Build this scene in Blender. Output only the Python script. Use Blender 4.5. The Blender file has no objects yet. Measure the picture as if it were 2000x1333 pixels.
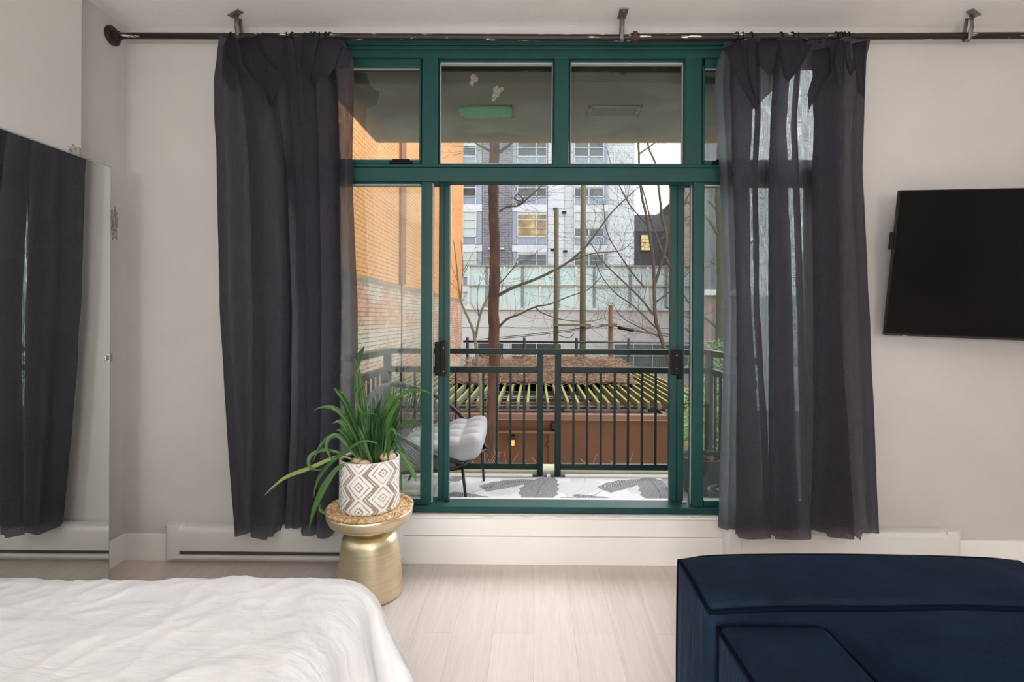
import bpy, bmesh, math, random
import numpy as np
from mathutils import Vector, Matrix, noise as mnoise
random.seed(7)
SC = bpy.context.scene
COL = SC.collection
PI = math.pi
# ------------------------------------------------------------------ camera
F = 1030.0; U0 = 1036.0; V0 = 620.0; CZ = 1.5
W = 3.22                                   # distance of the window wall from the camera
cam_d = bpy.data.cameras.new('camera'); cam = bpy.data.objects.new('camera', cam_d); COL.objects.link(cam)
cam.location = (0, 0, CZ)
RM = Matrix.Rotation(0.0088, 3, 'Z') @ Matrix.Rotation(PI/2, 3, 'X') @ Matrix.Rotation(0.0045, 3, 'Z')
cam.rotation_euler = RM.to_euler()
cam_d.sensor_width = 36.0; cam_d.lens = 36.0*F/2000
cam_d.shift_x = -(U0-1000)/2000; cam_d.shift_y = (V0-666.5)/2000
cam_d.clip_start = 0.05; cam_d.clip_end = 300
SC.camera = cam

def P(u, v, D):
    """photo pixel -> the point on the plane y = D"""
    r = RM @ Vector(((u-U0)/F, -(v-V0)/F, -1.0))
    k = D/r.y
    return Vector((r.x*k, D, CZ+r.z*k))
def X(u, D, v=620): return P(u, v, D).x
def Z(v, D, u=1045): return P(u, v, D).z

# ------------------------------------------------------------------ materials
LK = 1.0                                   # overall reflectance of what is being built
def lin(c):
    o = []
    for x in c[:3]:
        x = x/255.0
        o.append(x/12.92 if x <= 0.04045 else ((x+0.055)/1.055)**2.4)
    return (*[min(q*LK, 1) for q in o], 1.0)
class NT:
    def __init__(s, name):
        s.m = bpy.data.materials.new(name); s.m.use_nodes = True
        s.t = s.m.node_tree; s.n = s.t.nodes; s.l = s.t.links
        s.b = s.n['Principled BSDF']; s.out = s.n['Material Output']
    def add(s, typ, **kw):
        n = s.n.new(typ)
        for k, v in kw.items():
            if k.startswith('i_'):
                key = k[2:].replace('_', ' ')
                n.inputs[key].default_value = v
            else: setattr(n, k, v)
        return n
    def link(s, a, b): s.l.new(a, b)
    def coord(s, scale=(1,1,1), rot=(0,0,0), loc=(0,0,0)):
        c = s.add('ShaderNodeTexCoord'); mp = s.add('ShaderNodeMapping')
        mp.inputs['Scale'].default_value = scale; mp.inputs['Rotation'].default_value = rot; mp.inputs['Location'].default_value = loc
        s.link(c.outputs['Object'], mp.inputs['Vector']); return mp.outputs['Vector']
    def noise(s, vec, scale, detail=4, rough=.55, dist=0):
        n = s.add('ShaderNodeTexNoise'); s.link(vec, n.inputs['Vector'])
        n.inputs['Scale'].default_value = scale; n.inputs['Detail'].default_value = detail
        n.inputs['Roughness'].default_value = rough; n.inputs['Distortion'].default_value = dist
        return n.outputs['Fac']
    def ramp(s, fac, stops):
        r = s.add('ShaderNodeValToRGB'); s.link(fac, r.inputs['Fac'])
        e = r.color_ramp.elements
        while len(e) < len(stops): e.new(.5)
        for el, (p, c) in zip(e, stops):
            el.position = p; el.color = lin(c) if not isinstance(c, (int, float)) else (c, c, c, 1)
        return r.outputs['Color']
    def mix(s, fac, a, b, mode='MIX'):
        m = s.add('ShaderNodeMix', data_type='RGBA', blend_type=mode)
        for sock, val in ((m.inputs[0], fac), (m.inputs[6], a), (m.inputs[7], b)):
            if hasattr(val, 'node'): s.link(val, sock)
            else: sock.default_value = val
        return m.outputs[2]
    def math(s, op, a, b=None):
        m = s.add('ShaderNodeMath', operation=op)
        for i, val in enumerate((a, b)):
            if val is None: continue
            if hasattr(val, 'node'): s.link(val, m.inputs[i])
            else: m.inputs[i].default_value = val
        return m.outputs[0]
    def sep(s, vec):
        m = s.add('ShaderNodeSeparateXYZ'); s.link(vec, m.inputs[0]); return m.outputs
    def comb(s, x, y, z):
        m = s.add('ShaderNodeCombineXYZ')
        for i, val in enumerate((x, y, z)):
            if hasattr(val, 'node'): s.link(val, m.inputs[i])
            else: m.inputs[i].default_value = val
        return m.outputs[0]
    def bump(s, h, strength=.3, dist=.01):
        b = s.add('ShaderNodeBump'); s.link(h, b.inputs['Height'])
        b.inputs['Strength'].default_value = strength; b.inputs['Distance'].default_value = dist
        s.link(b.outputs['Normal'], s.b.inputs['Normal']); return b
    def base(s, c):
        if hasattr(c, 'node'): s.link(c, s.b.inputs['Base Color'])
        else: s.b.inputs['Base Color'].default_value = c
def M(name, col, rough=.6, metal=0.0, var=None, bump=None, stretch=(1,1,1), spec=None):
    """plain procedural material: colour, noise variation (scale, other colour, contrast), bump (scale, strength, dist)"""
    t = NT(name); t.b.inputs['Roughness'].default_value = rough; t.b.inputs['Metallic'].default_value = metal
    if spec is not None: t.b.inputs['Specular IOR Level'].default_value = spec
    v = t.coord(stretch)
    if var:
        sc, c2, w = var
        t.base(t.ramp(t.noise(v, sc, 5), [(.5-w, col), (.5+w, c2)]))
    else:
        t.base(lin(col))
    if bump: t.bump(t.noise(v, bump[0], 4), bump[1], bump[2])
    return t.m
def attr_mat(name, rough=.8, bump=None):
    t = NT(name); a = t.add('ShaderNodeAttribute', attribute_name='Col'); t.base(a.outputs['Color'])
    t.b.inputs['Roughness'].default_value = rough
    if bump: t.bump(t.noise(t.coord(), bump[0], 4), bump[1], bump[2])
    return t.m
def glass_mat(name, tint=(.93,.96,.95), refl=.05, haze=0.0):
    t = NT(name); t.n.remove(t.b)
    tr = t.add('ShaderNodeBsdfTransparent'); tr.inputs['Color'].default_value = (*tint, 1)
    gl = t.add('ShaderNodeBsdfGlossy'); gl.inputs['Roughness'].default_value = 0.0
    fr = t.add('ShaderNodeLayerWeight'); fr.inputs['Blend'].default_value = .25
    mm = t.math('MULTIPLY_ADD', fr.outputs['Fresnel'], .5); t.n[-1].inputs[2].default_value = refl
    mx = t.add('ShaderNodeMixShader'); t.link(mm, mx.inputs[0]); t.link(tr.outputs[0], mx.inputs[1]); t.link(gl.outputs[0], mx.inputs[2])
    last = mx.outputs[0]
    if haze:
        df = t.add('ShaderNodeBsdfDiffuse'); df.inputs['Color'].default_value = (.8,.82,.82,1)
        tl = t.add('ShaderNodeBsdfTranslucent'); tl.inputs['Color'].default_value = (.8,.82,.82,1)
        ad = t.add('ShaderNodeMixShader'); ad.inputs[0].default_value = .5
        t.link(df.outputs[0], ad.inputs[1]); t.link(tl.outputs[0], ad.inputs[2])
        m2 = t.add('ShaderNodeMixShader')
        h = t.math('MULTIPLY', t.noise(t.coord((1,1,.6), rot=(0,.7,0)), 5.0, 6), haze*2)
        t.link(h, m2.inputs[0]); t.link(last, m2.inputs[1]); t.link(ad.outputs[0], m2.inputs[2]); last = m2.outputs[0]
    t.link(last, t.out.inputs['Surface']); return t.m

# ------------------------------------------------------------------ mesh builder
class MB:
    def __init__(s): s.v = []; s.f = []; s.c = None; s.smooth = False
    def box(s, a, b):
        x0,y0,z0 = a; x1,y1,z1 = b
        if x0>x1: x0,x1 = x1,x0
        if y0>y1: y0,y1 = y1,y0
        if z0>z1: z0,z1 = z1,z0
        n = len(s.v)
        s.v += [(x0,y0,z0),(x1,y0,z0),(x1,y1,z0),(x0,y1,z0),(x0,y0,z1),(x1,y0,z1),(x1,y1,z1),(x0,y1,z1)]
        s.f += [tuple(n+i for i in q) for q in ((0,3,2,1),(4,5,6,7),(0,1,5,4),(1,2,6,5),(2,3,7,6),(3,0,4,7))]
        return s
    def xf(s, mat, start=0):
        for i in range(start, len(s.v)): s.v[i] = tuple(mat @ Vector(s.v[i]))
        return s
    def obox(s, a, b, w, h, up=(0,0,1)):
        """bar of section w x h from a to b"""
        a = Vector(a); b = Vector(b); d = (b-a).normalized(); upv = Vector(up)
        if abs(d.dot(upv)) > .98: upv = Vector((0,1,0))
        r = d.cross(upv).normalized(); u = r.cross(d).normalized(); n = len(s.v)
        for p in (a, b):
            for i, j in ((-1,-1),(1,-1),(1,1),(-1,1)): s.v.append(tuple(p+r*(i*w/2)+u*(j*h/2)))
        s.f += [(n,n+3,n+2,n+1),(n+4,n+5,n+6,n+7)]+[(n+i,n+(i+1)%4,n+4+(i+1)%4,n+4+i) for i in range(4)]
        return s
    def tube(s, pts, rad, n=8, cap=True, closed=False):
        pts = [Vector(p) for p in pts]; m = len(pts)
        rads = rad if isinstance(rad, (list, tuple)) else [rad]*m
        base = len(s.v); prev = None
        for i, p in enumerate(pts):
            if closed: d = pts[(i+1)%m]-pts[i-1]
            else: d = pts[min(i+1,m-1)]-pts[max(i-1,0)]
            if d.length < 1e-9: d = Vector((0,0,1))
            d.normalize()
            if prev is None:
                r = d.orthogonal().normalized()
            else:
                r = prev-d*prev.dot(d)
                r = r.normalized() if r.length > 1e-6 else d.orthogonal().normalized()
            prev = r; q = d.cross(r)
            for k in range(n):
                a = 2*PI*k/n; s.v.append(tuple(p+(r*math.cos(a)+q*math.sin(a))*rads[i]))
        for i in range(m if closed else m-1):
            j = (i+1)%m
            for k in range(n):
                s.f.append((base+i*n+k, base+i*n+(k+1)%n, base+j*n+(k+1)%n, base+j*n+k))
        if cap and not closed:
            s.f.append(tuple(base+k for k in reversed(range(n)))); s.f.append(tuple(base+(m-1)*n+k for k in range(n)))
        return s
    def lathe(s, prof, cx, cy, n=48, cap0=True, cap1=True):
        base = len(s.v)
        for r, z in prof:
            for k in range(n):
                a = 2*PI*k/n; s.v.append((cx+r*math.cos(a), cy+r*math.sin(a), z))
        m = len(prof)
        for i in range(m-1):
            for k in range(n):
                s.f.append((base+i*n+k, base+i*n+(k+1)%n, base+(i+1)*n+(k+1)%n, base+(i+1)*n+k))
        if cap0: s.f.append(tuple(base+k for k in reversed(range(n))))
        if cap1: s.f.append(tuple(base+(m-1)*n+k for k in range(n)))
        return s
    def grid(s, rows, closed=False):
        base = len(s.v); m = len(rows); n = len(rows[0])
        for r in rows: s.v += [tuple(p) for p in r]
        for i in range(m-1):
            for k in range(n if closed else n-1):
                k2 = (k+1)%n
                s.f.append((base+i*n+k, base+i*n+k2, base+(i+1)*n+k2, base+(i+1)*n+k))
        return s
    def sphere(s, c, r, n=12, m=8, sc=(1,1,1)):
        rows = []
        for i in range(m+1):
            t = PI*i/m
            rows.append([(c[0]+r*sc[0]*math.sin(t)*math.cos(2*PI*k/n), c[1]+r*sc[1]*math.sin(t)*math.sin(2*PI*k/n), c[2]-r*sc[2]*math.cos(t)) for k in range(n)])
        return s.grid(rows, True)
    def prism(s, poly, axis, a, b):
        """polygon in the other two axes extruded along axis from a to b"""
        n = len(poly); base = len(s.v)
        for t in (a, b):
            for p in poly:
                q = list(p); q.insert(axis, t); s.v.append(tuple(q))
        s.f.append(tuple(base+i for i in range(n))); s.f.append(tuple(base+n+i for i in reversed(range(n))))
        for i in range(n): s.f.append((base+i, base+n+i, base+n+(i+1)%n, base+(i+1)%n))
        return s

def root_loc(o):
    l = Vector((0,0,0))
    while o is not None: l += o.location; o = o.parent
    return l
def mesh(name, mb, mat, parent=None, bevel=0, smooth=False, subsurf=0, solid=0, origin=None, world=True, seg=2):
    me = bpy.data.meshes.new(name)
    vs = np.array(mb.v, dtype=float)
    if parent is not None: off = root_loc(parent) if world else Vector((0,0,0)); loc = Vector((0,0,0))
    else:
        lo = vs.min(0); hi = vs.max(0); off = Vector(origin) if origin else Vector(((lo[0]+hi[0])/2, (lo[1]+hi[1])/2, lo[2])); loc = off
    vs = vs-np.array(off)
    me.from_pydata(vs.tolist(), [], mb.f)
    bm = bmesh.new(); bm.from_mesh(me)
    if mb.c is None and not getattr(mb, 'keep', False): bmesh.ops.remove_doubles(bm, verts=bm.verts, dist=1e-6)
    bmesh.ops.recalc_face_normals(bm, faces=bm.faces); bm.to_mesh(me); bm.free()
    if mb.c is not None:
        ca = me.color_attributes.new('Col', 'FLOAT_COLOR', 'POINT')
        ca.data.foreach_set('color', np.asarray(mb.c, dtype=np.float32).ravel())
    o = bpy.data.objects.new(name, me); COL.objects.link(o); o.location = loc
    if parent is not None: o.parent = parent
    if isinstance(mat, (list, tuple)):
        for x in mat: me.materials.append(x)
    else: me.materials.append(mat)
    if smooth:
        for p in me.polygons: p.use_smooth = True
    if solid:
        md = o.modifiers.new('solid', 'SOLIDIFY'); md.thickness = solid; md.offset = 0
    if subsurf:
        md = o.modifiers.new('sub', 'SUBSURF'); md.levels = subsurf; md.render_levels = subsurf
    if bevel:
        md = o.modifiers.new('bev', 'BEVEL'); md.width = bevel; md.segments = seg; md.limit_method = 'ANGLE'; md.angle_limit = math.radians(50)
        for p in me.polygons: p.use_smooth = True
        md2 = o.modifiers.new('wn', 'WEIGHTED_NORMAL'); md2.keep_sharp = True
    return o
def tag(o, label, cat, group=None, kind=None):
    o['label'] = label; o['category'] = cat
    if group: o['group'] = group
    if kind: o['kind'] = kind
    return o
def thing(name, label, cat, loc, group=None):
    o = bpy.data.objects.new(name, None); COL.objects.link(o); o.location = loc; o.empty_display_size = .1
    return tag(o, label, cat, group)
def struct(o, label=None):
    o['kind'] = 'structure'
    if label: o['label'] = label
    return o
def lbl(o, l): o['label'] = l; return o
def catmull(pts, per=6):
    pts = [Vector(p) for p in pts]
    if len(pts) < 3: return pts
    out = []; q = [pts[0]*2-pts[1]]+pts+[pts[-1]*2-pts[-2]]
    for i in range(1, len(q)-2):
        a,b,c,d = q[i-1],q[i],q[i+1],q[i+2]
        for k in range(per):
            t = k/per
            out.append(.5*((2*b)+(c-a)*t+(2*a-5*b+4*c-d)*t*t+(3*b-a-3*c+d)*t**3))
    out.append(pts[-1]); return out
def boxes(*bs):
    m = MB()
    for a, b in bs: m.box(a, b)
    return m

# ------------------------------------------------------------------ shared materials
def wall_paint(name, col, bumpy=.12):
    t = NT(name); v = t.coord()
    c2 = tuple(x-7 for x in col)
    t.base(t.ramp(t.noise(v, 1.3, 5), [(.35, c2), (.65, col)])); t.b.inputs['Roughness'].default_value = .75
    t.bump(t.noise(v, 60, 5), bumpy, .004); return t.m
m_wall = wall_paint('wall_paint', (210,207,204))
m_ceil = wall_paint('ceiling_paint', (248,246,243), .3)
m_trim = M('white_trim', (252,251,248), .45, var=(3, (246,245,241), .2), bump=(9, .05, .004))
m_heat = M('heater_enamel', (238,237,234), .4)
m_green = M('green_frame', (27,76,74), .42, var=(2.5, (21,65,64), .25), bump=(50, .04, .003), spec=.28)
m_green_d = M('green_rail', (11,38,36), .45, var=(3, (8,30,29), .2), spec=.3)
m_seal = M('pale_seal', (186,192,190), .4)
m_black = M('black_plastic', (9,9,10), .5, spec=.2)
m_steel = M('steel', (170,170,168), .35, .9)
m_zinc = M('zinc', (150,150,146), .45, .6, var=(40, (110,110,106), .2))
m_glass = glass_mat('window_glass', refl=.04)
m_glass_h = glass_mat('hazy_glass', tint=(.92,.95,.94), refl=.04, haze=.015)
def floor_mat():
    t = NT('floor_planks'); v = t.coord()
    x, y, z = t.sep(v)
    bv = t.comb(y, x, 0.0)
    br = t.add('ShaderNodeTexBrick', offset=.37); t.link(bv, br.inputs['Vector'])
    br.inputs['Scale'].default_value = 1; br.inputs['Brick Width'].default_value = 1.25; br.inputs['Row Height'].default_value = .192
    br.inputs['Mortar Size'].default_value = .0012; br.inputs['Mortar Smooth'].default_value = .4; br.inputs['Bias'].default_value = 0
    br.inputs['Color1'].default_value = lin((232,222,216)); br.inputs['Color2'].default_value = lin((224,213,207)); br.inputs['Mortar'].default_value = lin((198,186,178))
    rnd = t.math('MULTIPLY', t.math('FLOOR', t.math('DIVIDE', x, .192)), 3.7)
    gv = t.comb(t.math('MULTIPLY', x, 22.0), t.math('ADD', t.math('MULTIPLY', y, 1.3), rnd), 0.0)
    g = t.noise(gv, 1.6, 7, .65, .8)
    g2 = t.noise(t.comb(t.math('MULTIPLY', x, 160.0), t.math('MULTIPLY', y, 6.0), 0.0), 1.0, 3)
    c = t.mix(t.ramp(g, [(.32, .0), (.55, .55), (.75, 1.0)]), lin((196,180,170)), lin((255,253,251)), 'MIX')
    c = t.mix(.32, br.outputs['Color'], c, 'MULTIPLY')
    c = t.mix(t.ramp(g2, [(.45, 0.0), (.7, .10)]), c, lin((168,152,142)))
    kn = t.add('ShaderNodeTexVoronoi'); t.link(t.comb(t.math('MULTIPLY', x, 2.6), t.math('MULTIPLY', y, 1.1), 0.0), kn.inputs['Vector']); kn.inputs['Scale'].default_value = 1.3
    c = t.mix(t.ramp(kn.outputs['Distance'], [(.0, .55), (.06, 0.0)]), c, lin((150,132,122)))
    t.base(c); t.b.inputs['Roughness'].default_value = .42
    t.bump(g, .05, .002); return t.m
SKY, SUN, LAMP, LAMP2, EXPO = 2.7, 2.4, 5, 78, 0.62
# ================================================================== THE ROOM
XL, XR, YB, CH = -2.52, 3.75, -3.4, 3.27        # recess wall, right wall, rear wall, ceiling
XM = X(215, 2.84, 700)-.012                                       # face of the wall that carries the mirror
struct(mesh('floor', MB().box((-3.0, YB, -.1), (XR+.2, W+.3, 0)), floor_mat(), origin=(0,0,0)), 'pale washed oak plank floor')
struct(mesh('ceiling', MB().box((-3.0, YB, CH), (XR+.2, W+.3, CH+.12)), m_ceil, origin=(0,0,0)))
oxl, oxr = X(558, W+.04), X(1640, W+.04)         # window opening
ozb, ozt = Z(1003, W+.02), Z(77, W+.02)
wb = boxes(((-3.0, W, 0), (oxl, W+.3, CH)), ((oxr, W, 0), (XR+.2, W+.3, CH)), ((oxl, W, 0), (oxr, W+.3, ozb)), ((oxl, W, ozt), (oxr, W+.3, CH)))
struct(mesh('wall_back', wb, m_wall, origin=(0,0,0)))
y_col = F*(-XM)/(1045-150)
struct(mesh('wall_left', boxes(((-3.0, y_col, 0), (XL, W, CH)),), m_wall, origin=(0,0,0)))
struct(mesh('wall_mirror_side', boxes(((-3.0, YB, 0), (XM, y_col, CH)),), m_wall, origin=(0,0,0)))
struct(mesh('wall_right', MB().box((XR, YB, 0), (XR+.2, W, CH)), m_wall, origin=(0,0,0)))
struct(mesh('wall_front', MB().box((-3.0, YB-.2, 0), (XR+.2, YB, CH)), m_wall, origin=(0,0,0)))
# chipped plaster beside and above the mirror
m_chip = M('bare_plaster', (196,188,180), .9, var=(60, (140,124,112), .12), bump=(80, .8, .01))
def chip(c, rx, rz, seed, face):
    random.seed(seed); m = MB(); n = 22; base = [(c[0], c[1], c[2])]
    ring = []
    for k in range(n):
        a = 2*PI*k/n; q = .55+.45*random.random()
        if face == 'x': ring.append((c[0], c[1]+rx*q*math.cos(a), c[2]+rz*q*math.sin(a)))
    m.v = base+ring; m.f = [(0, 1+k, 1+(k+1)%n) for k in range(n)]; return m
cp = chip((XM+.002, y_col-.03, Z(299, y_col, 150)), .05, .035, 3, 'x')
struct(mesh('trim_1', cp, m_chip, solid=.003), 'chipped plaster at the wall corner above the mirror')
struct(mesh('trim_2', chip((XL+.002, 3.13, Z(440, 3.13, 216)), .03, .12, 5, 'x'), m_chip, solid=.003), 'chipped plaster beside the mirror edge')
# baseboards, apron under the window
bb = Z(1050, W-.02)
struct(mesh('baseboard_left', MB().box((XL, y_col, 0), (XL+.016, W, .163)), m_trim, bevel=.003, origin=(0,0,0)))
struct(mesh('baseboard_mirror_side', MB().box((XM, YB, 0), (XM+.016, .86, .163)), m_trim, bevel=.003, origin=(0,0,0)))
xa0, xa1 = X(783, W), X(1411, W)
bk = boxes(((XL+.016, W-.016, 0), (xa0-.004, W, .163)), ((xa1+.004, W-.016, 0), (XR, W, .163)))
struct(mesh('baseboard_back', bk, m_trim, bevel=.003, origin=(0,0,0)))
struct(mesh('baseboard_window', MB().box((xa0, W-.03, 0), (xa1, W, .166)), m_trim, bevel=.003, origin=(0,0,0)))
struct(mesh('trim_3', MB().box((xa0-.0, W-.016, .168), (xa1, W+.02, ozb-.012)), m_trim, bevel=.003, origin=(0,0,0)), 'white board under the window sill')
# uneven caulk line under the green sill
m = MB(); rows = [[], [], []]
random.seed(11)
for k in range(90):
    x = xa0+(oxr-.2-xa0)*0+ (xa1-xa0)*k/89; h = .012+.006*mnoise.noise((x*9, 0, 0))+.003*mnoise.noise((x*40, 3, 0))
    rows[0].append((x, W-.02, ozb-.022)); rows[1].append((x, W-.022, ozb-.022+h)); rows[2].append((x, W+.02, ozb-.02+h))
m.grid(rows); struct(mesh('trim_4', m, m_trim, smooth=True, solid=.002), 'wavy white caulk along the window sill')

# ------------------------------------------------------------------ window frame
window = bpy.data.objects.new('window_1', None); COL.objects.link(window); window.location = ((oxl+oxr)/2, W+.05, ozb); window['kind'] = 'structure'
window['label'] = 'dark green metal window frame around the balcony doors'
D0 = W+.035
def fb(u0, u1, v0, v1, D=D0, dep=.09):
    a = P(u0, (v0+v1)/2, D); b = P(u1, (v0+v1)/2, D); um = 1045
    return ((a.x, D, P(um, v1, D).z), (b.x, D+dep, P(um, v0, D).z))
def win(name, bs, mat, parent=window, bevel=.004, label=None):
    o = mesh(name, boxes(*bs), mat, parent, bevel=bevel)
    if label: o['label'] = label
    return o
win('head_rail', [fb(558,1640,77,88,D0-.02), fb(558,1640,88.6,96,D0-.012), fb(558,1640,97,113,D0-.002)], m_green)
win('side_jamb', [fb(558,590,77,1003)], m_green); win('side_jamb', [fb(1608,1640,77,1003)], m_green)
win('mullion', [fb(824,855,112,322)], m_green); win('mullion', [fb(1083,1111,112,322)], m_green); win('mullion', [fb(1338,1371,112,322)], m_green)
win('transom_bar', [fb(558,1640,321,327,D0-.004), fb(558,1640,327.6,355,D0-.014)], m_green)
win('door_post', [fb(821.5,842,354,992)], m_green); win('door_post', [fb(1353.5,1375,354,992)], m_green)
win('sill', [fb(558,1640,991,1003,D0-.03,.14)], m_green)
win('track', [fb(876,1311,988.6,990.4,D0+.02,.01), fb(842,1353,986,990,D0+.1,.012)], m_steel, bevel=0, label='bare metal door track')
for (a, b) in ((857,1082), (1112,1337)):           # the two middle lights over the door
    win('glazing_bead', [fb(a,b,113,121.5,D0+.03,.05), fb(a,a+2.5,113,321,D0+.03,.05), fb(b-3,b,113,321,D0+.03,.05)], m_green)
    win('seal', [fb(a+2.5,b-3,121.6,124.6,D0+.035,.03), fb(a+2.5,a+3.6,121.5,320,D0+.035,.03), fb(b-4.2,b-3,121.5,320,D0+.035,.03), fb(a+2.5,b-3,319,320.6,D0+.035,.03)], m_seal, bevel=0, label='pale glazing seal')
    win('glass_pane', [fb(a+3,b-3,123,320,D0+.05,.005)], m_glass, bevel=0)
for (a, b, s) in ((590,823,1), (1372,1608,-1)):    # opening vents at both sides, each with a black latch
    g0, g1 = (a+9, b-4) if s > 0 else (a+5, b-9)
    win('vent_sash', [fb(a,b,114,130.5,D0+.012,.05), fb(a,b,313,321,D0+.012,.05), fb(a,g0,114,321,D0+.012,.05), fb(g1,b,114,321,D0+.012,.05)], m_green)
    win('seal', [fb(g0,g1,130.5,133.2,D0+.03,.03), fb(g0,g1,311.5,313,D0+.03,.03)], m_seal, bevel=0, label='pale glazing seal')
    win('glass_pane', [fb(g0,g1,131,313,D0+.045,.005)], m_glass, bevel=0)
    lu = (760,804) if s > 0 else (1393,1437)
    win('latch', [fb(lu[0],lu[1],314,320,D0-.012,.03), fb(lu[0]+6,lu[1]-4,311,315,D0-.018,.012)], m_black, bevel=.003, label='black window latch')
for (a, b) in ((590,822), (1375,1608)):            # fixed lights beside the door
    win('fixed_light_frame', [fb(a,b,354,362,D0+.01,.06), fb(a,b,976.5,992,D0+.004,.06)], m_green)
    win('seal', [fb(a,b,361,362.6,D0+.008,.03), fb(a,b,974.8,976.6,D0+.003,.03)], m_seal, bevel=0, label='pale glazing seal')
    win('glass_pane', [fb(a,b,361,977,D0+.03,.005)], m_glass_h, bevel=0)
win('post_seal', [fb(842.4,845.2,356,985,D0+.03,.03)], m_seal, bevel=0); win('post_seal', [fb(1350.4,1353,356,985,D0+.03,.03)], m_seal, bevel=0)
win('top_guide', [fb(866,888,356,360.5,D0+.1,.03)], m_zinc, bevel=.002); win('top_guide', [fb(1318,1340,356,361,D0+.1,.03)], m_zinc, bevel=.002)
# sliding doors, pushed back behind the fixed lights
D1 = D0+.1
def slider(n, a, b, sa, sb, label):
    d = bpy.data.objects.new('door_%d' % n, None); COL.objects.link(d); d.location = P((a+b)/2, 990, D1); d['kind'] = 'structure'; d['label'] = label
    win('stile', [fb(sa[0],sa[1],357,986,D1,.045)], m_green, d); win('stile', [fb(sb[0],sb[1],357,986,D1,.045)], m_green, d)
    win('stile_groove', [fb((sa[0]+sa[1])/2-1,(sa[0]+sa[1])/2+1.2,362,984,D1-.004,.006)], m_green_d, d, bevel=0)
    win('top_rail', [fb(a,b,357,364,D1+.004,.04)], m_green, d); win('bottom_rail', [fb(a,b,976,986,D1+.004,.04)], m_green, d)
    win('glass_pane', [fb(a+14,b-14,362,978,D1+.02,.005)], m_glass_h, d, bevel=0)
    return d
d1 = slider(1, 606, 877, (856,877), (606,623), 'left green sliding door pushed open')
d2 = slider(2, 1309, 1592, (1309,1336), (1574,1592), 'right green sliding door pushed open')
def handle(d, u0, u1, v0, v1, ud, um, low=0):
    bs = [fb(u0,u1,v0,v1,D1-.05,.05)]
    if low: bs.append(fb(u1-9,u1,v1-2,v1+low,D1-.04,.04))
    h = win('handle', bs, m_black, d, bevel=.004, label='black door handle')
    for v in (v0+12, v1-10):
        c = P(ud, v, D1-.052); mb = MB(); mb.sphere(c, .0045, 8, 6, (1,.5,1)); mesh('screw', mb, m_steel, h, smooth=True)
handle(d1, 859, 870, 668, 736, 866, 0); win('strike_plate', [fb(848.5,859,669,735,D1-.045,.02)], m_black, d1, bevel=.003)
handle(d2, 1312, 1334, 683, 731, 1322, 0, 9)
for d, u, mm in ((d1, 874, m_black), (d2, 1338, m_zinc)):
    r = boxes(fb(u-11,u+8,985,990.5,D1-.05,.05), fb(u-6,u+3,979,986,D1-.05,.03)); r.tube([P(u+12,988,D1-.05), P(u+12,988,D1-.02)], .012, 10)
    mesh('roller', r, mm, d, bevel=.002)

# ------------------------------------------------------------------ curtain rod, brackets, rings
m_rod = NT('painted_pipe')
v_ = m_rod.coord((6,40,40)); n_ = m_rod.noise(v_, 1.2, 3, .6)
m_rod.base(m_rod.ramp(n_, [(.0, (26,22,19)), (.62, (34,28,24)), (.655, (228,224,218))])); m_rod.b.inputs['Roughness'].default_value = .4; m_rod = m_rod.m
m_rust = M('rusty_fitting', (74,48,36), .7, var=(30, (50,36,30), .2))
DR = 3.107
zr = (P(300,67,DR).z+P(1990,70,DR).z)/2-.004
rod = thing('curtain_rod', 'dark chipped pipe curtain rod running along the top of the window wall', 'curtain rod', (0, DR, zr))
xj = X(1240, DR, 70); xk = X(1625, DR, 70)
m = MB().tube([(XL+.01, DR, zr), (xj, DR, zr-.012)], .0185, 20); mesh('pipe', m, m_rod, rod, smooth=False)
m = MB().tube([(xj-.02, DR, zr-.012), (xk, DR, zr-.006)], .022, 20); mesh('pipe', m, m_rod, rod)
m = MB().tube([(xk-.02, DR, zr-.006), (XR-.01, DR, zr+.006)], .0185, 20); mesh('pipe', m, m_rod, rod)
m = MB().tube([(XL, DR, zr), (XL+.012, DR, zr), (XL+.016, DR, zr)], [.056,.056,.05], 28); m.tube([(XL+.012, DR, zr), (XL+.05, DR, zr)], .027, 20)
for k in range(4):
    a = PI/4+k*PI/2; m.sphere((XL+.016, DR+.039*math.cos(a), zr+.039*math.sin(a)), .007, 8, 6)
mesh('wall_flange', m, M('flange_iron', (30,25,23), .5, var=(25, (60,52,46), .15)), rod, bevel=.002)
m = MB().tube([(xj-.026, DR, zr-.012), (xj+.024, DR, zr-.012)], .026, 8); m.tube([(xj-.012, DR, zr-.012), (xj+.013, DR, zr-.012)], .036, 6)
mesh('pipe_coupling', m, m_rust, rod, bevel=.002)
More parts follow.
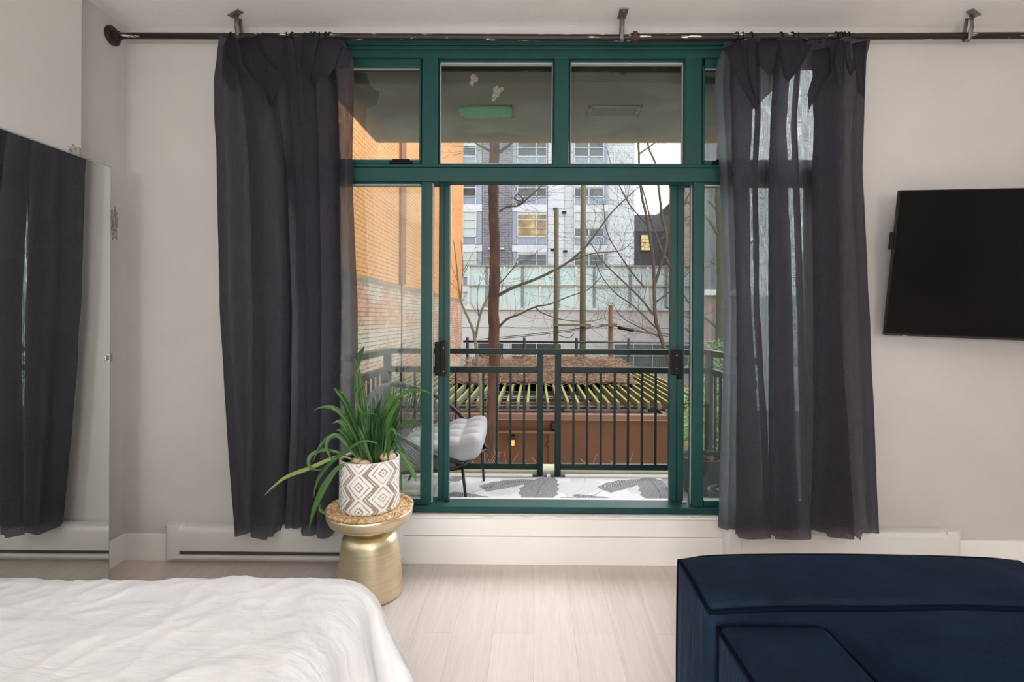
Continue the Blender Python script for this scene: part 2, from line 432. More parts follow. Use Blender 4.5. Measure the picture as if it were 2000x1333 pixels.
for u, tilt, drop in ((468, .5, 0), (1214, .0, 0), (1889, -.5, 0)):
    x = X(u, DR, 60); z0 = zr-.006
    m = MB(); y0 = DR-.01
    c = Vector((x, DR-.045, CH-.006)); st = len(m.v)
    m.box((-.055 if tilt else -.025, -.018 if tilt else -.05, -.003), (.055 if tilt else .025, .018 if tilt else .05, .003))
    m.xf(Matrix.Translation(c) @ Matrix.Rotation(-tilt*1.1, 4, 'Z'), st)
    for k in (-1, 1):
        q = Matrix.Rotation(-tilt*1.1, 4, 'Z') @ (Vector((.035*k, 0, -.004)) if tilt else Vector((0, .03*k, -.004)))
        m.sphere(c+q, .009, 8, 6, (1,1,.5))
    br = mesh('ceiling_bracket', m, m_zinc, rod, bevel=.0015)
    loop = []
    for k in range(15):                         # strap running from the ceiling under the pipe
        a = -PI/2*1.0+PI*2*k/14
        loop.append((x, DR+.024*math.cos(a), z0+.026*math.sin(a)))
    m = MB(); top = [(x, DR-.03, CH-.008), (x, DR-.034, z0+.05), (x, DR-.027, z0+.015)]+[(x, DR-.027*math.cos(a), z0-.028*math.sin(a)) for a in [i*PI/10 for i in range(0, 11)]]+[(x, DR+.026, z0+.02), (x, DR+.0, CH-.01)]
    rows = [[(p[0]-.011, p[1], p[2]) for p in top], [(p[0]+.011, p[1], p[2]) for p in top]]
    m.grid(rows); mesh('strap', m, m_zinc, br, solid=.004, smooth=True)
ring_mesh = None
ords = ['leftmost','second','third','fourth','fifth','sixth','seventh','eighth','ninth','last']
for side, us in (('left', (452,513,559,573,609,617,624,638,647)), ('right', (1437,1450,1465,1523,1545,1560,1630,1639,1647,1657))):
    for i, u in enumerate(us):
        xx = X(u, DR, 70); tw = random.Random(u).uniform(-.5, .5)
        ring_name = 'curtain_ring'
        r = .026
        t_ = (xx-(XL))/(XR-XL); zc = zr-.008
        pts = []
        for k in range(20):
            a = 2*PI*k/20; pts.append(Vector((xx+math.sin(tw)*r*math.cos(a), DR+math.cos(tw)*r*math.cos(a), zc+r*math.sin(a))))
        mb = MB().tube(pts, .0032, 7, closed=True)
        mb.tube([(xx, DR, zc-r), (xx, DR-.004, zc-r-.022)], .003, 6)
        o = mesh(ring_name, mb, m_black, smooth=True)
        n = len(us); w_ = ords[i] if i < n-1 else 'rightmost'
        tag(o, '%s black ring on the rod above the %s curtain' % (w_, side), 'curtain ring', 'curtain rings above the %s curtain' % side)

# ------------------------------------------------------------------ curtains
def curtain_mat():
    t = NT('charcoal_linen'); t.n.remove(t.b)
    v = t.coord(); x, y, z = t.sep(v)
    wv = t.noise(t.comb(t.math('MULTIPLY', x, 620.0), 0.0, t.math('MULTIPLY', z, 9.0)), 1.0, 4, .75)
    wh = t.noise(t.comb(t.math('MULTIPLY', x, 14.0), 0.0, t.math('MULTIPLY', z, 620.0)), 1.0, 4, .75)
    weave = t.math('ADD', t.math('MULTIPLY', wv, .6), t.math('MULTIPLY', wh, .4))
    big = t.noise(v, 9, 4)
    col = t.ramp(big, [(.3, (50,48,56)), (.7, (58,56,64))])
    df = t.add('ShaderNodeBsdfDiffuse'); t.link(col, df.inputs['Color'])
    sh = t.add('ShaderNodeBsdfSheen') if hasattr(bpy.types, 'ShaderNodeBsdfSheen') else None
    tl = t.add('ShaderNodeBsdfTranslucent'); tl.inputs['Color'].default_value = (.62,.63,.72,1)
    m1 = t.add('ShaderNodeMixShader'); m1.inputs[0].default_value = .34
    t.link(df.outputs[0], m1.inputs[1]); t.link(tl.outputs[0], m1.inputs[2])
    tr = t.add('ShaderNodeBsdfTransparent')
    m2 = t.add('ShaderNodeMixShader'); t.link(t.ramp(weave, [(.45, .0), (.55, .19), (.66, .6)]), m2.inputs[0])
    t.link(m1.outputs[0], m2.inputs[1]); t.link(tr.outputs[0], m2.inputs[2])
    wr = t.noise(t.comb(t.math('MULTIPLY', x, 5.0), t.math('MULTIPLY', y, 5.0), t.math('MULTIPLY', z, 9.0)), 1.0, 5, .6, .5)
    bp = t.add('ShaderNodeBump'); t.link(t.math('ADD', t.math('MULTIPLY', wr, 1.0), t.math('MULTIPLY', weave, .12)), bp.inputs['Height'])
    bp.inputs['Strength'].default_value = .7; bp.inputs['Distance'].default_value = .02
    t.link(bp.outputs[0], df.inputs['Normal']); t.link(bp.outputs[0], tl.inputs['Normal'])
    t.link(m2.outputs[0], t.out.inputs['Surface']); return t.m
m_curt = curtain_mat()
def curtain(name, label, sec, keys, levels, hem, flaps, seed):
    """sec: (u, cm towards the room) along the cloth at mid height; keys: u landmarks; levels: (v, u of each landmark, fold depth)"""
    th = thing(name, label, 'curtain', (X(sum(keys)/len(keys), 3.1), 3.1, Z(1045, 3.1)))
    s = catmull([(a, b, 0) for a, b in sec], 5); n = len(s)
    us = np.array([p.x for p in s]); ds = np.array([p.y for p in s])
    vs = [l[0] for l in levels]; rows = []
    NV = 70
    for j in range(NV):
        v = vs[0]+(vs[-1]-vs[0])*j/(NV-1)
        for q in range(len(vs)-1):
            if vs[q] <= v <= vs[q+1]: break
        t = (v-vs[q])/(vs[q+1]-vs[q]); t = t*t*(3-2*t) if q == 0 else t
        kk = np.array(levels[q][1])*(1-t)+np.array(levels[q+1][1])*t; amp = levels[q][2]*(1-t)+levels[q+1][2]*t
        uu = np.interp(us, keys, kk)
        uu = uu+np.where(us < keys[0], us-keys[0], 0)+np.where(us > keys[-1], us-keys[-1], 0)
        row = []
        for i in range(n):
            d = ds[i]*.0125*amp; tp = max(0, min(1, (125-v)/40)); d = d*(1-.4*tp)+.03*tp
            wob = .007*mnoise.noise((i*.06+seed, j*.16, 0))+.002*mnoise.noise((i*.25+seed, j*.5, 9))
            D = min(3.1-d+wob, 3.205)
            vv = v
            if j == NV-1 or j == NV-2: vv = v+hem(us[i])*(1 if j == NV-1 else .7)
            if j == 0: vv = v+3*math.sin(us[i]*.11)+4*mnoise.noise((us[i]*.05, seed, 1))
            q3 = P(uu[i], vv, 3.1); q3.y = 3.1
            row.append((q3.x, D, q3.z))
        rows.append(row)
    m = MB().grid(rows); mesh('panel', m, m_curt, th, smooth=True)
    for fl in flaps:                              # stiff header cloth flopping over
        fl = [(p[0], p[1], p[2]*.8+2.6) for p in fl]
        cu = sum(p[0] for p in fl)/len(fl); cv = sum(p[1] for p in fl)/len(fl); cd = sum(p[2] for p in fl)/len(fl)+1.4
        n = len(fl); ring = []
        for k in range(n):
            a, b = fl[k], fl[(k+1)%n]
            for q in range(3):
                t = q/3; ring.append(tuple(a[i]*(1-t)+b[i]*t for i in range(3)))
        pts = [(cu, cv, cd)]+[tuple(c*(1-f)+r*f for c, r in zip((cu,cv,cd), rg)) for f in (.5, 1.0) for rg in ring]
        pts = [(a_, b_, c_+(.7 if 0 < k_ <= len(ring) else 0)) for k_, (a_, b_, c_) in enumerate(pts)]
        m = MB()
        for a in pts:
            q3 = P(a[0], a[1], 3.1); k = (3.1-a[2]*.01)/3.1
            m.v.append((q3.x*k, 3.1*k, CZ+(q3.z-CZ)*k))
        R = len(ring)
        for k in range(R):
            k2 = (k+1)%R
            m.f.append((0, 1+k, 1+k2)); m.f.append((1+k, 1+R+k, 1+R+k2, 1+k2))
        mesh('header_fold', m, m_curt, th, smooth=True, solid=.006)
    return th
secL = [(431,-6),(434,0),(438,4),(446,5.4),(462,5.2),(480,5.6),(495,5.8),(500.5,4.8),(501,1),(494,-4),(488,-7),(497,-8),(503,-6.5),(504,-1),(505,4),(509,5.4),(525,5.8),(545,5.6),(557,5.2),(561,3.6),(560,-1),(554,-6),(561,-7.6),(566,-4),(570,-.6),(583,.2),(590,1.6),(598,1.8),(601,.4),(601,-4),(598,-7.6),
        (604,-8.2),(630,-8.6),(652,-8),(655,-6.4),(630,-5),(608,-4),(605,-1),(606,3.4),(610,4.8),(618,5.0),(626,4.4),(630,2.2),(632,.6),(634,3.2),(640,5.2),(650,5.2),(656,4.4),(658.5,1),(658,-5),(664,-6.4),(672,-4.4),(680,-3.2),(687,-4.8),(691,-6.4)]
keysL = (432,502,560,602,660,691)
levL = [(80,(434,476,520,575,640,672),.55),(110,(430,472,512,580,648,684),.8),(160,(424,478,518,585,652,683),1.0),(240,(423,487,535,590,655,680),1.0),(330,(428,494,548,595,656,679),1.0),(600,(433,501,560,602,659,690),1.0),(850,(449,502,556,601,655,690),1.0),(1037,(466,497,545,590,652,680),1.0)]
def hemL(u): return 3*math.sin(u*.06)+(6 if 505 < u < 548 else 0)+(4 if u > 608 else 0)-(4 if 560 < u < 604 else 0)
flL = [[(434,94,2),(447,72,4),(465,76,6),(474,124,7),(489,147,7),(478,176,2),(455,182,-1),(434,150,-1)],
       [(464,78,5),(500,70,5),(511,94,6.5),(547,143,8),(532,205,0),(512,200,-1),(491,146,6),(473,120,6)],
       [(501,66,6),(530,68,7),(554,73,6),(558,88,6),(548,142,8.4),(524,122,7.5),(509,100,7)],
       [(594,63,5),(622,72,6.5),(614,120,6.5),(600,180,0),(588,168,0),(588,110,4.5)],
       [(622,76,5.5),(647,72,6),(669,88,7),(655,130,8),(634,160,3),(606,178,0),(606,135,6),(616,106,6.5)],
       [(669,89,6.5),(687,102,5),(681,131,5),(655,134,7)]]
curtain('curtain', 'charcoal linen curtain hanging left of the balcony door, behind the potted plant', secL, keysL, levL, hemL, flL, 1.0)
secR = [(1424,-6),(1427,-4),(1432,-2.6),(1439,-4),(1458,-6.8),(1474,-7.2),(1476,-5.6),(1460,-4),(1443,-2.4),(1440,1),(1442,4.2),(1450,5.4),(1464,5.2),(1475,4.4),(1478,2),(1478,-3),(1482,-5),(1490,-4),(1498,-4.6),(1505,-5.4),(1512,-6.5),(1535,-7.4),(1556,-7),(1558,-5.4),(1535,-4.4),(1508,-3),(1504,0),(1504,4),(1508,5.4),(1522,5.8),(1542,5.8),(1557,5.2),(1561,3.4),(1562,-2),
        (1568,-5),(1577,-3.6),(1586,-5),(1594,-7),(1600,-7.6),(1622,-7.6),(1627,-6),(1605,-4),(1594,-2.4),(1592,1.6),(1595,4.6),(1604,5.2),(1618,5.2),(1629,4.4),(1632,1),(1631,-5),(1637,-5),(1638,1),(1641,4.2),(1652,5.2),(1668,4.6),(1680,5),(1689,3.4),(1692,-1),(1690,-6)]
keysR = (1425,1477,1504,1562,1592,1635,1692)
levR = [(84,(1416,1478,1510,1560,1600,1632,1694),.55),(115,(1408,1478,1512,1560,1598,1634,1688),.8),(160,(1405,1479,1512,1554,1590,1630,1684),1.0),(240,(1409,1479,1508,1549,1592,1632,1681),1.0),(330,(1415,1474,1504,1552,1590,1630,1678),1.0),(600,(1425,1477,1504,1562,1592,1635,1692),1.0),(850,(1418,1493,1504,1568,1590,1655,1702),1.0),(1040,(1412,1499,1502,1577,1586,1668,1709),1.0)]
def hemR(u): return (5 if 1440 < u < 1478 else 0)+(5 if 1506 < u < 1560 else 0)-(8 if 1563 < u < 1600 else 0)+(9*(u-1600)/40 if 1600 < u < 1640 else 0)-(6 if u > 1642 else 0)
flR = [[(1411,95,2),(1447,79,5),(1452,120,6),(1466,170,6.5),(1482,210,7),(1475,215,6),(1450,172,6),(1432,130,5)],
       [(1459,78,6),(1477,76,6.5),(1477,127,7),(1482,205,7.5),(1471,180,7),(1461,140,6.5)],
       [(1478,82,5),(1524,80,5.5),(1516,120,6),(1506,150,7.5),(1490,135,6.5),(1479,120,5.5)],
       [(1525,80,6),(1558,78,7),(1586,88,7),(1572,115,7.5),(1558,138,7.5),(1540,160,6.5),(1531,150,6),(1524,112,6)],
       [(1588,98,3),(1620,92,3),(1624,140,4.5),(1606,164,8),(1580,215,6),(1577,185,6),(1588,150,5.5),(1586,120,4)],
       [(1634,80,5),(1648,78,6),(1648,130,6.5),(1648,168,7.5),(1638,172,6.5),(1628,120,5.5)],
       [(1650,84,5.5),(1660,80,6),(1660,112,7),(1673,128,8),(1660,150,6.5),(1652,120,6)],
       [(1664,86,4),(1693,79,3),(1687,128,4),(1688,190,5.5),(1676,180,5),(1670,130,5)]]
curtain('curtain', 'charcoal linen curtain hanging right of the balcony door, beside the television', secR, keysR, levR, hemR, flR, 8.0)

# ------------------------------------------------------------------ baseboard heaters
def heater(label, x0, x1, loc):
    h = thing('baseboard_heater', label, 'heater', loc)
    y1 = W; d = .066
    prof = [(y1, .232), (y1-.03, .236), (y1-.05, .232), (y1-d, .215), (y1-d-.004, .2), (y1-d-.004, .085), (y1-d+.006, .078), (y1, .078)]
    mesh('body', MB().prism(prof, 0, x0+.0, x1-.0), m_heat, h, bevel=.003)
    m = MB().prism([(y1-.02, .078), (y1-d+.012, .078), (y1-d+.012, .056), (y1-.02, .056)], 0, x0+.02, x1-.02)
    mesh('air_slot', m, M('slot_dark', (84,82,78), .8), h)
    mesh('lower_lip', MB().prism([(y1, .058), (y1-d-.004, .058), (y1-d-.006, .05), (y1-d-.002, .034), (y1, .034)], 0, x0, x1), m_heat, h, bevel=.003)
    m = boxes(((x0+.1, y1-.062, .2345), (x1-.1, y1-.012, .2375)), ((x0+.1, y1-d-.006, .19), (x1-.1, y1-d-.003, .194)))
    mesh('top_grille', m, m_heat, h)
    for sx, a in ((-1, x0), (1, x1)):
        m = MB(); sec = []
        for k in range(7):
            t = k/6*PI/2; sec.append((a+sx*(.056*math.sin(t)-.022), y1-(d+.006)*math.cos(t)**.8))
        sec.append((a+sx*.034, y1)); sec.append((a-sx*.07, y1)); sec.append((a-sx*.07, y1-d-.006))
        m.prism(sec, 2, .036, .238); mesh('end_cap', m, m_heat, h, bevel=.004)
    return h
heater('long white baseboard heater under the left curtain, behind the gold stool', X(328,3.15), X(775,3.15), (X(550,3.15), W-.03, .034))
heater('long white baseboard heater under the right curtain, behind the blue sofa', X(1428,3.15), X(1876,3.15), (X(1650,3.15), W-.03, .034))

# ------------------------------------------------------------------ mirror
DM = 2.84
zt = Z(328, DM, 215); t = NT('mirror_silver'); t.n.remove(t.b)
g = t.add('ShaderNodeBsdfGlossy'); g.inputs['Color'].default_value = (.86,.90,.87,1); g.inputs['Roughness'].default_value = .0; t.link(g.outputs[0], t.out.inputs['Surface'])
mirror = thing('mirror', 'tall frameless mirror along the left wall reflecting the curtain', 'mirror', (XM, 1.9, .03))
xm = X(215, DM, 700)
mesh('mirror_glass', MB().box((xm-.004, .9, .03), (xm, DM-.002, zt)), t.m, mirror)
m_edge = M('glass_edge', (150,170,172), .2)
mesh('glass_edge', boxes(((xm-.007, .9, zt), (xm+.0006, DM, zt+.006)), ((xm-.006, DM-.0018, .03), (xm+.0006, DM, zt))), m_edge, mirror)
zc = Z(699, DM, 210)
c = boxes(((xm-.004, DM-.012, zc-.022), (xm+.006, DM+.012, zc+.022)), ((xm+.0, DM-.036, zc-.014), (xm+.006, DM-.012, zc+.014)))
mesh('mirror_clip', c, m_steel, mirror, bevel=.003)

# ------------------------------------------------------------------ television
tv = thing('television', 'large black flat television tilted on the wall at the right', 'television', (0,0,0))
A = P(1727,655,3.1); B = P(1757,372,3.1-.132)
up = (B-A).normalized(); ang = math.radians(14); hx = Vector((math.cos(ang), -math.sin(ang), 0)); 
hx = (hx-up*hx.dot(up)).normalized(); nrm = hx.cross(up).normalized()
hgt = (B-A).length; wid = hgt*1.75
MT = Matrix((( hx.x, up.x, nrm.x, A.x), (hx.y, up.y, nrm.y, A.y), (hx.z, up.z, nrm.z, A.z), (0,0,0,1)))
tv.location = A
def tvp(name, bs, mat, bevel=0, label=None):
    m = boxes(*bs); m.xf(MT); o = mesh(name, m, mat, tv, bevel=bevel)
    if label: o['label'] = label
    return o
tvp('bezel', [((0,0,-.03), (wid,hgt,0))], M('tv_case', (7,7,8), .4, spec=.2), .003)
tvp('screen', [((.007,.017,-.002), (wid-.007,hgt-.007,.0012))], M('tv_panel', (4,4,5), .16, spec=.12))
tvp('rear_case', [((.2,.08,-.07), (wid-.2,hgt*.6,-.03))], m_black, .01)
tvp('trim_strip', [((.0,.0,-.004), (wid,.012,.004))], M('tv_trim', (20,20,21), .25), .002)
tvp('chin_badge', [((.095,.001,.0038), (.112,.0045,.005))], m_steel, label='small pale mark on the lower edge')
yw = W-.002; xb = A.x+.45; zb = A.z+hgt*.55
mb = boxes(((xb-.25, yw-.02, zb-.1), (xb+.25, yw, zb+.1)))
q = MT @ Vector((.62, hgt*.5, -.06)); mb.obox((xb, yw-.01, zb), (q.x-.12, q.y+.0, q.z), .05, .06); mb.obox((q.x-.12, q.y, q.z), (q.x, q.y, q.z), .05, .06)
mesh('wall_mount', mb, m_black, tv)
m = MB().box((-.012, hgt*.6, -.045), (.03, hgt*.72, -.012)); m.xf(MT); mesh('side_plug', m, m_black, tv, bevel=.003)
# ================================================================== FURNITURE
# ---- bed and duvet
DBF = 1.84; ZB = .622
xr_bed = X(742, DBF, 1135)+.005
bed = thing('bed', 'low bed under the white duvet at the lower left', 'bed', (-1.4, 1.1, 0))
mesh('bed_base', MB().box((-2.25, .18, .06), (xr_bed-.06, DBF-.05, .28)), M('bed_fabric', (150,150,150), .9), bed, bevel=.02)
mesh('mattress', MB().box((-2.26, .16, .28), (xr_bed-.05, DBF-.045, ZB-.06)), M('mattress_cloth', (230,230,230), .9), bed, bevel=.05, seg=4)
for x in (-2.2, xr_bed-.12):
    for y in (.25, DBF-.12): mesh('foot', MB().tube([(x,y,0),(x,y,.06)], .03, 10), m_black, bed)
t = NT('white_cotton'); v = t.coord()
t.base(t.ramp(t.noise(v, 6, 4), [(.3, (222,224,227)), (.7, (230,231,233))])); t.b.inputs['Roughness'].default_value = .9
w1 = t.noise(v, 3.2, 4, .5, .8); w2 = t.noise(t.coord((1,2.6,1), rot=(0,0,.5)), 6, 3, .5, .6)
t.bump(t.math('ADD', w1, t.math('MULTIPLY', w2, .5)), .42, .035); t.b.inputs['Sheen Weight'].default_value = .15
m_duvet = t.m
def duvet():
    m = MB(); x0, y0 = -2.27, .10; xr, yf = xr_bed-.12, DBF-.13; r = .13
    NX, NY = 210, 170; ex = .62; rows = []
    for j in range(NY):
        sy = y0+(yf+ex-y0)*(j/(NY-1))
        row = []
        for i in range(NX):
            sx = x0+(xr+ex-x0)*(i/(NX-1))
            dx = max(0, sx-xr); dy = max(0, sy-yf); d = math.hypot(dx, dy)
            bx, by = min(sx, xr), min(sy, yf)
            puff = .012*mnoise.noise((sx*1.7, sy*1.7, .3))+.004*mnoise.noise((sx*5, sy*6, 2))
            wr = .006*(1-abs(mnoise.noise((sx*4.2+sy*3, sy*3-sx*1.5, 5))))**6+.005*(1-abs(mnoise.noise((sx*9-sy*5, sy*8+sx*3, 7))))**8
            if d > 1e-6:
                nx_, ny_ = dx/d, dy/d; arc = r*PI/2
                if d < arc: ho = r*math.sin(d/r); zo = r-r*math.cos(d/r)
                else: ho = r; zo = r+(d-arc)
                per = math.atan2(dy, dx); run = sy if dy < 1e-6 else (per*.9+ (yf if dx > 1e-6 else sx*1.0))
                k = min(1, max(0, (d-.06)/.35))
                fold = (.026*math.sin(run*24+1.3*math.sin(run*5))+.024*mnoise.noise((run*9, d*3, 1))+.012*mnoise.noise((run*26, d*5, 4)))*k
                flare = .20*max(0, d-arc)
                if dx > 1e-6 and dy > 1e-6: flare += .05*k
                ho += fold+flare; zo -= .08*flare
                x = bx+nx_*ho; y = by+ny_*ho; z = ZB-zo+puff*(1-k)+wr*(1-k)
            else:
                x, y, z = bx, by, ZB+puff+wr
            z = max(z-.018*max(0, (sx+1.2))*0, .012+.004*abs(math.sin(sx*9)))
            row.append((x, y, z))
        rows.append(row)
    return m.grid(rows)
o = mesh('duvet', duvet(), m_duvet, smooth=True); tag(o, 'white crumpled cotton duvet covering the bed', 'duvet')

# ---- sofa
def velvet():
    t = NT('navy_velvet'); v = t.coord()
    n = t.noise(t.coord((1,1,1), rot=(.3,.2,.6)), 3.2, 6, .6, 1.2)
    t.base(t.ramp(n, [(.3, (9,20,34)), (.55, (14,30,49)), (.78, (21,42,66))])); t.b.inputs['Roughness'].default_value = .75
    t.b.inputs['Specular IOR Level'].default_value = .15
    t.b.inputs['Sheen Weight'].default_value = .16; t.b.inputs['Sheen Roughness'].default_value = .4; t.b.inputs['Sheen Tint'].default_value = lin((60,100,150))
    st = t.noise(t.coord((3,14,3), rot=(0,0,.9)), 2.0, 5, .6, .8)
    t.bump(t.math('ADD', n, t.math('MULTIPLY', st, .6)), .3, .03); return t.m
m_vel = velvet()
m_pipe = M('navy_piping', (9,16,32), .95, spec=.05)
def cushion(x0, x1, y0, y1, z0, z1, puff=.02, N=(22,12,12), r=.03, sag=None):
    """soft box: rounded edges and slightly swollen faces"""
    m = MB(); c = Vector(((x0+x1)/2, (y0+y1)/2, (z0+z1)/2)); h = Vector(((x1-x0)/2, (y1-y0)/2, (z1-z0)/2))
    def ticks(hh, n):
        q = 1-r/hh; e = [1-(1-q)*(1-math.tan(PI/4*k/4)) for k in range(5)]
        return [-a for a in reversed(e)]+[-q+2*q*k/n for k in range(1, n)]+e
    tx, ty, tz = ticks(h.x, N[0]), ticks(h.y, N[1]), ticks(h.z, N[2])
    def pt(a, b, cc):
        p = Vector((a*h.x, b*h.y, cc*h.z)); q = Vector([max(-(h[i]-r), min(h[i]-r, p[i])) for i in range(3)])
        d = p-q; w = q+d.normalized()*r if d.length > 1e-9 else p
        bx = (1-b*b)*(1-cc*cc); by = (1-a*a)*(1-cc*cc); bz = (1-a*a)*(1-b*b)
        if abs(a) > .999: w.x += math.copysign(puff*bx, a)
        if abs(b) > .999: w.y += math.copysign(puff*by, b)
        if abs(cc) > .999: w.z += math.copysign(puff*bz, cc)
        w = w+c
        if sag: w = sag(w, a, b, cc)
        return tuple(w)
    for s in (-1, 1):
        m.grid([[pt(a, b, s) for a in tx] for b in ty]); m.grid([[pt(a, s, b) for a in tx] for b in tz]); m.grid([[pt(s, a, b) for a in ty] for b in tz])
    return m
sofa = thing('sofa', 'low navy blue velvet sofa with piped seams at the lower right', 'sofa', (1.05, 1.0, 0))
DSB, DSF, ZS = 1.753, 1.446, .708
sx0, sx1 = X(1323, DSB, 1100), X(1990, DSB, 1090)
ax1 = X(1608, DSF, 1203)
mesh('backrest', cushion(sx0, sx1, DSF+.005, DSB, .07, ZS, .014, r=.022, sag=lambda w, a, b, c: Vector((w.x, w.y, w.z+(.016*(1-a**4)+.006*mnoise.noise((w.x*4, w.y*4, 0)))*max(0, c)**6))), m_vel, sofa, smooth=True)
def pip(pts, r=.0062, per=8): 
    m = MB(); m.tube(catmull(pts, per), r, 8); return m
bz = ZS-.008
mesh('piping', pip([(sx0+.004, DSB, .1), (sx0+.002, DSB, .4), (sx0+.004, DSB-.001, bz-.03), (sx0+.007, DSB-.006, bz-.006)]), m_pipe, sofa, smooth=True)
mesh('piping', pip([(sx0+.008, DSB-.008, bz-.004), (sx0+.003, (DSB+DSF)/2, bz+.004), (sx0+.004, DSF+.0, bz-.004)]), m_pipe, sofa, smooth=True)
front = [(sx0+.004, DSF, bz-.006), (sx0+.2, DSF-.004, bz+.008), (sx0+.45, DSF-.002, bz+.010), (sx0+.7, DSF-.0, bz+.014), (sx0+.95, DSF+.002, bz+.006), (sx1-.005, DSF, bz-.006)]
mesh('piping', pip(front, .0068), m_pipe, sofa, smooth=True)
mesh('piping', pip([(sx1-.004, DSB, bz), (sx1-.003, (DSB+DSF)/2, bz+.004), (sx1-.004, DSF, bz-.004)]), m_pipe, sofa, smooth=True)
mesh('piping', pip([(sx0+.010, DSB-.004, bz-.004), (sx0+.15, DSB, bz+.010), ((sx0+sx1)/2, DSB+.0, bz+.016), (sx1-.15, DSB, bz+.010), (sx1-.004, DSB-.002, bz)]), m_pipe, sofa, smooth=True)
ax0 = X(1397, DSF, 1203); az = .672
mesh('armrest', cushion(ax0, ax1, .3, DSF-.012, .07, az, .02, N=(12,24,12), r=.025), m_vel, sofa, smooth=True)
for x, dz in ((ax0+.003, 0), (ax1-.004, 0), (ax1+.008, -.012)):
    mesh('piping', pip([(x, DSF-.02, az-.014+dz), (x+.004, 1.1, az-.007+dz), (x+.002, .7, az-.007+dz), (x, .32, az-.01+dz)], .0062), m_pipe, sofa, smooth=True)
mesh('piping', pip([(ax0+.003, DSF-.014, .1), (ax0+.002, DSF-.014, .4), (ax0+.004, DSF-.014, az-.01)]), m_pipe, sofa, smooth=True)
mesh('seat_cushion', cushion(ax1+.012, sx1, .3, DSF-.01, .2, .43, .02, r=.03), m_vel, sofa, smooth=True)
mesh('base', MB().box((sx0+.04, .32, .03), (sx1-.02, DSB-.04, .21)), m_vel, sofa, bevel=.02)
for x in (sx0+.1, sx1-.1):
    for y in (.4, DSB-.12): mesh('leg', MB().box((x-.03, y-.03, 0), (x+.03, y+.03, .06)), m_black, sofa)

# ---- gold drum stool
DS = 2.86; c = P(723, 1010, DS); cx, cy = c.x, DS
ztop = Z(990, DS, 723)
t = NT('brushed_gold'); v = t.coord((1,1,40))
t.base(t.ramp(t.noise(v, 3, 4), [(.3, (222,208,174)), (.7, (236,224,194))])); t.b.inputs['Metallic'].default_value = 1; t.b.inputs['Roughness'].default_value = .40
m_gold = t.m
stool = thing('side_table', 'round brushed gold drum side table holding the plant', 'side table', (cx, cy, 0))
base = [(.10,.006),(.168,.0),(.176,.008),(.174,.03),(.169,.1),(.161,.18),(.153,.255),(.148,.295),(.139,.318),(.122,.331),(.092,.338),(.07,.34)]
m = MB().lathe(base, cx, cy, 64); mesh('drum_base', m, m_gold, stool, smooth=True)
neck = [(.07,.338),(.063,.342),(.059,.35),(.063,.358),(.075,.364)]
mesh('neck', MB().lathe(neck, cx, cy, 48), m_gold, stool, smooth=True)
dish = [(.075,.362),(.13,.366),(.18,.378),(.212,.40),(.225,.425),(.2275,.445),(.226,ztop-.012),(.221,ztop-.008),(.21,ztop-.014),(.0,ztop-.014)]
mesh('tray_top', MB().lathe(dish, cx, cy, 64, True, False), m_gold, stool, smooth=True)
# ---- woven placemat
zm = ztop-.008
t = NT('woven_seagrass'); v = t.coord()
nn = t.noise(t.coord((1,1,.3)), 55, 4, .6)
t.base(t.ramp(nn, [(.3, (160,116,74)), (.48, (214,180,134)), (.66, (240,222,190))])); t.b.inputs['Roughness'].default_value = .85
m_mat = t.m
m = MB(); m.keep = True; rows = []
NR, NA = 60, 260
for i in range(NR):
    r = .222*i/(NR-1)*.93+.004
    rr = []
    for k in range(NA):
        a = 2*PI*k/NA; ringn = r/.0165; lo = math.floor(ringn); 
        h = .007*abs(math.sin(PI*ringn))*(.5+.5*math.sin(a*max(6, int(lo*4))+lo*1.7))
        rr.append((cx+r*math.cos(a), cy+r*math.sin(a), zm+.006+h))
    rows.append(rr)
m.grid(rows, True)
o = mesh('woven_mat', m, m_mat, smooth=True); tag(o, 'round woven seagrass mat on the gold side table, under the plant', 'placemat')
e = MB()
for s in (0, 1, 2):                               # plaited rim
    pts = []
    for k in range(300):
        a = 2*PI*k/300; ph = a*24+s*2*PI/3
        pts.append((cx+(.2165+.008*math.cos(ph))*math.cos(a), cy+(.2165+.008*math.cos(ph))*math.sin(a), zm+.009+.0065*math.sin(ph)))
    e.tube(pts, .0062, 6, closed=True)
ob = o.location.copy()
mesh('plaited_rim', e, m_mat, o, smooth=True)
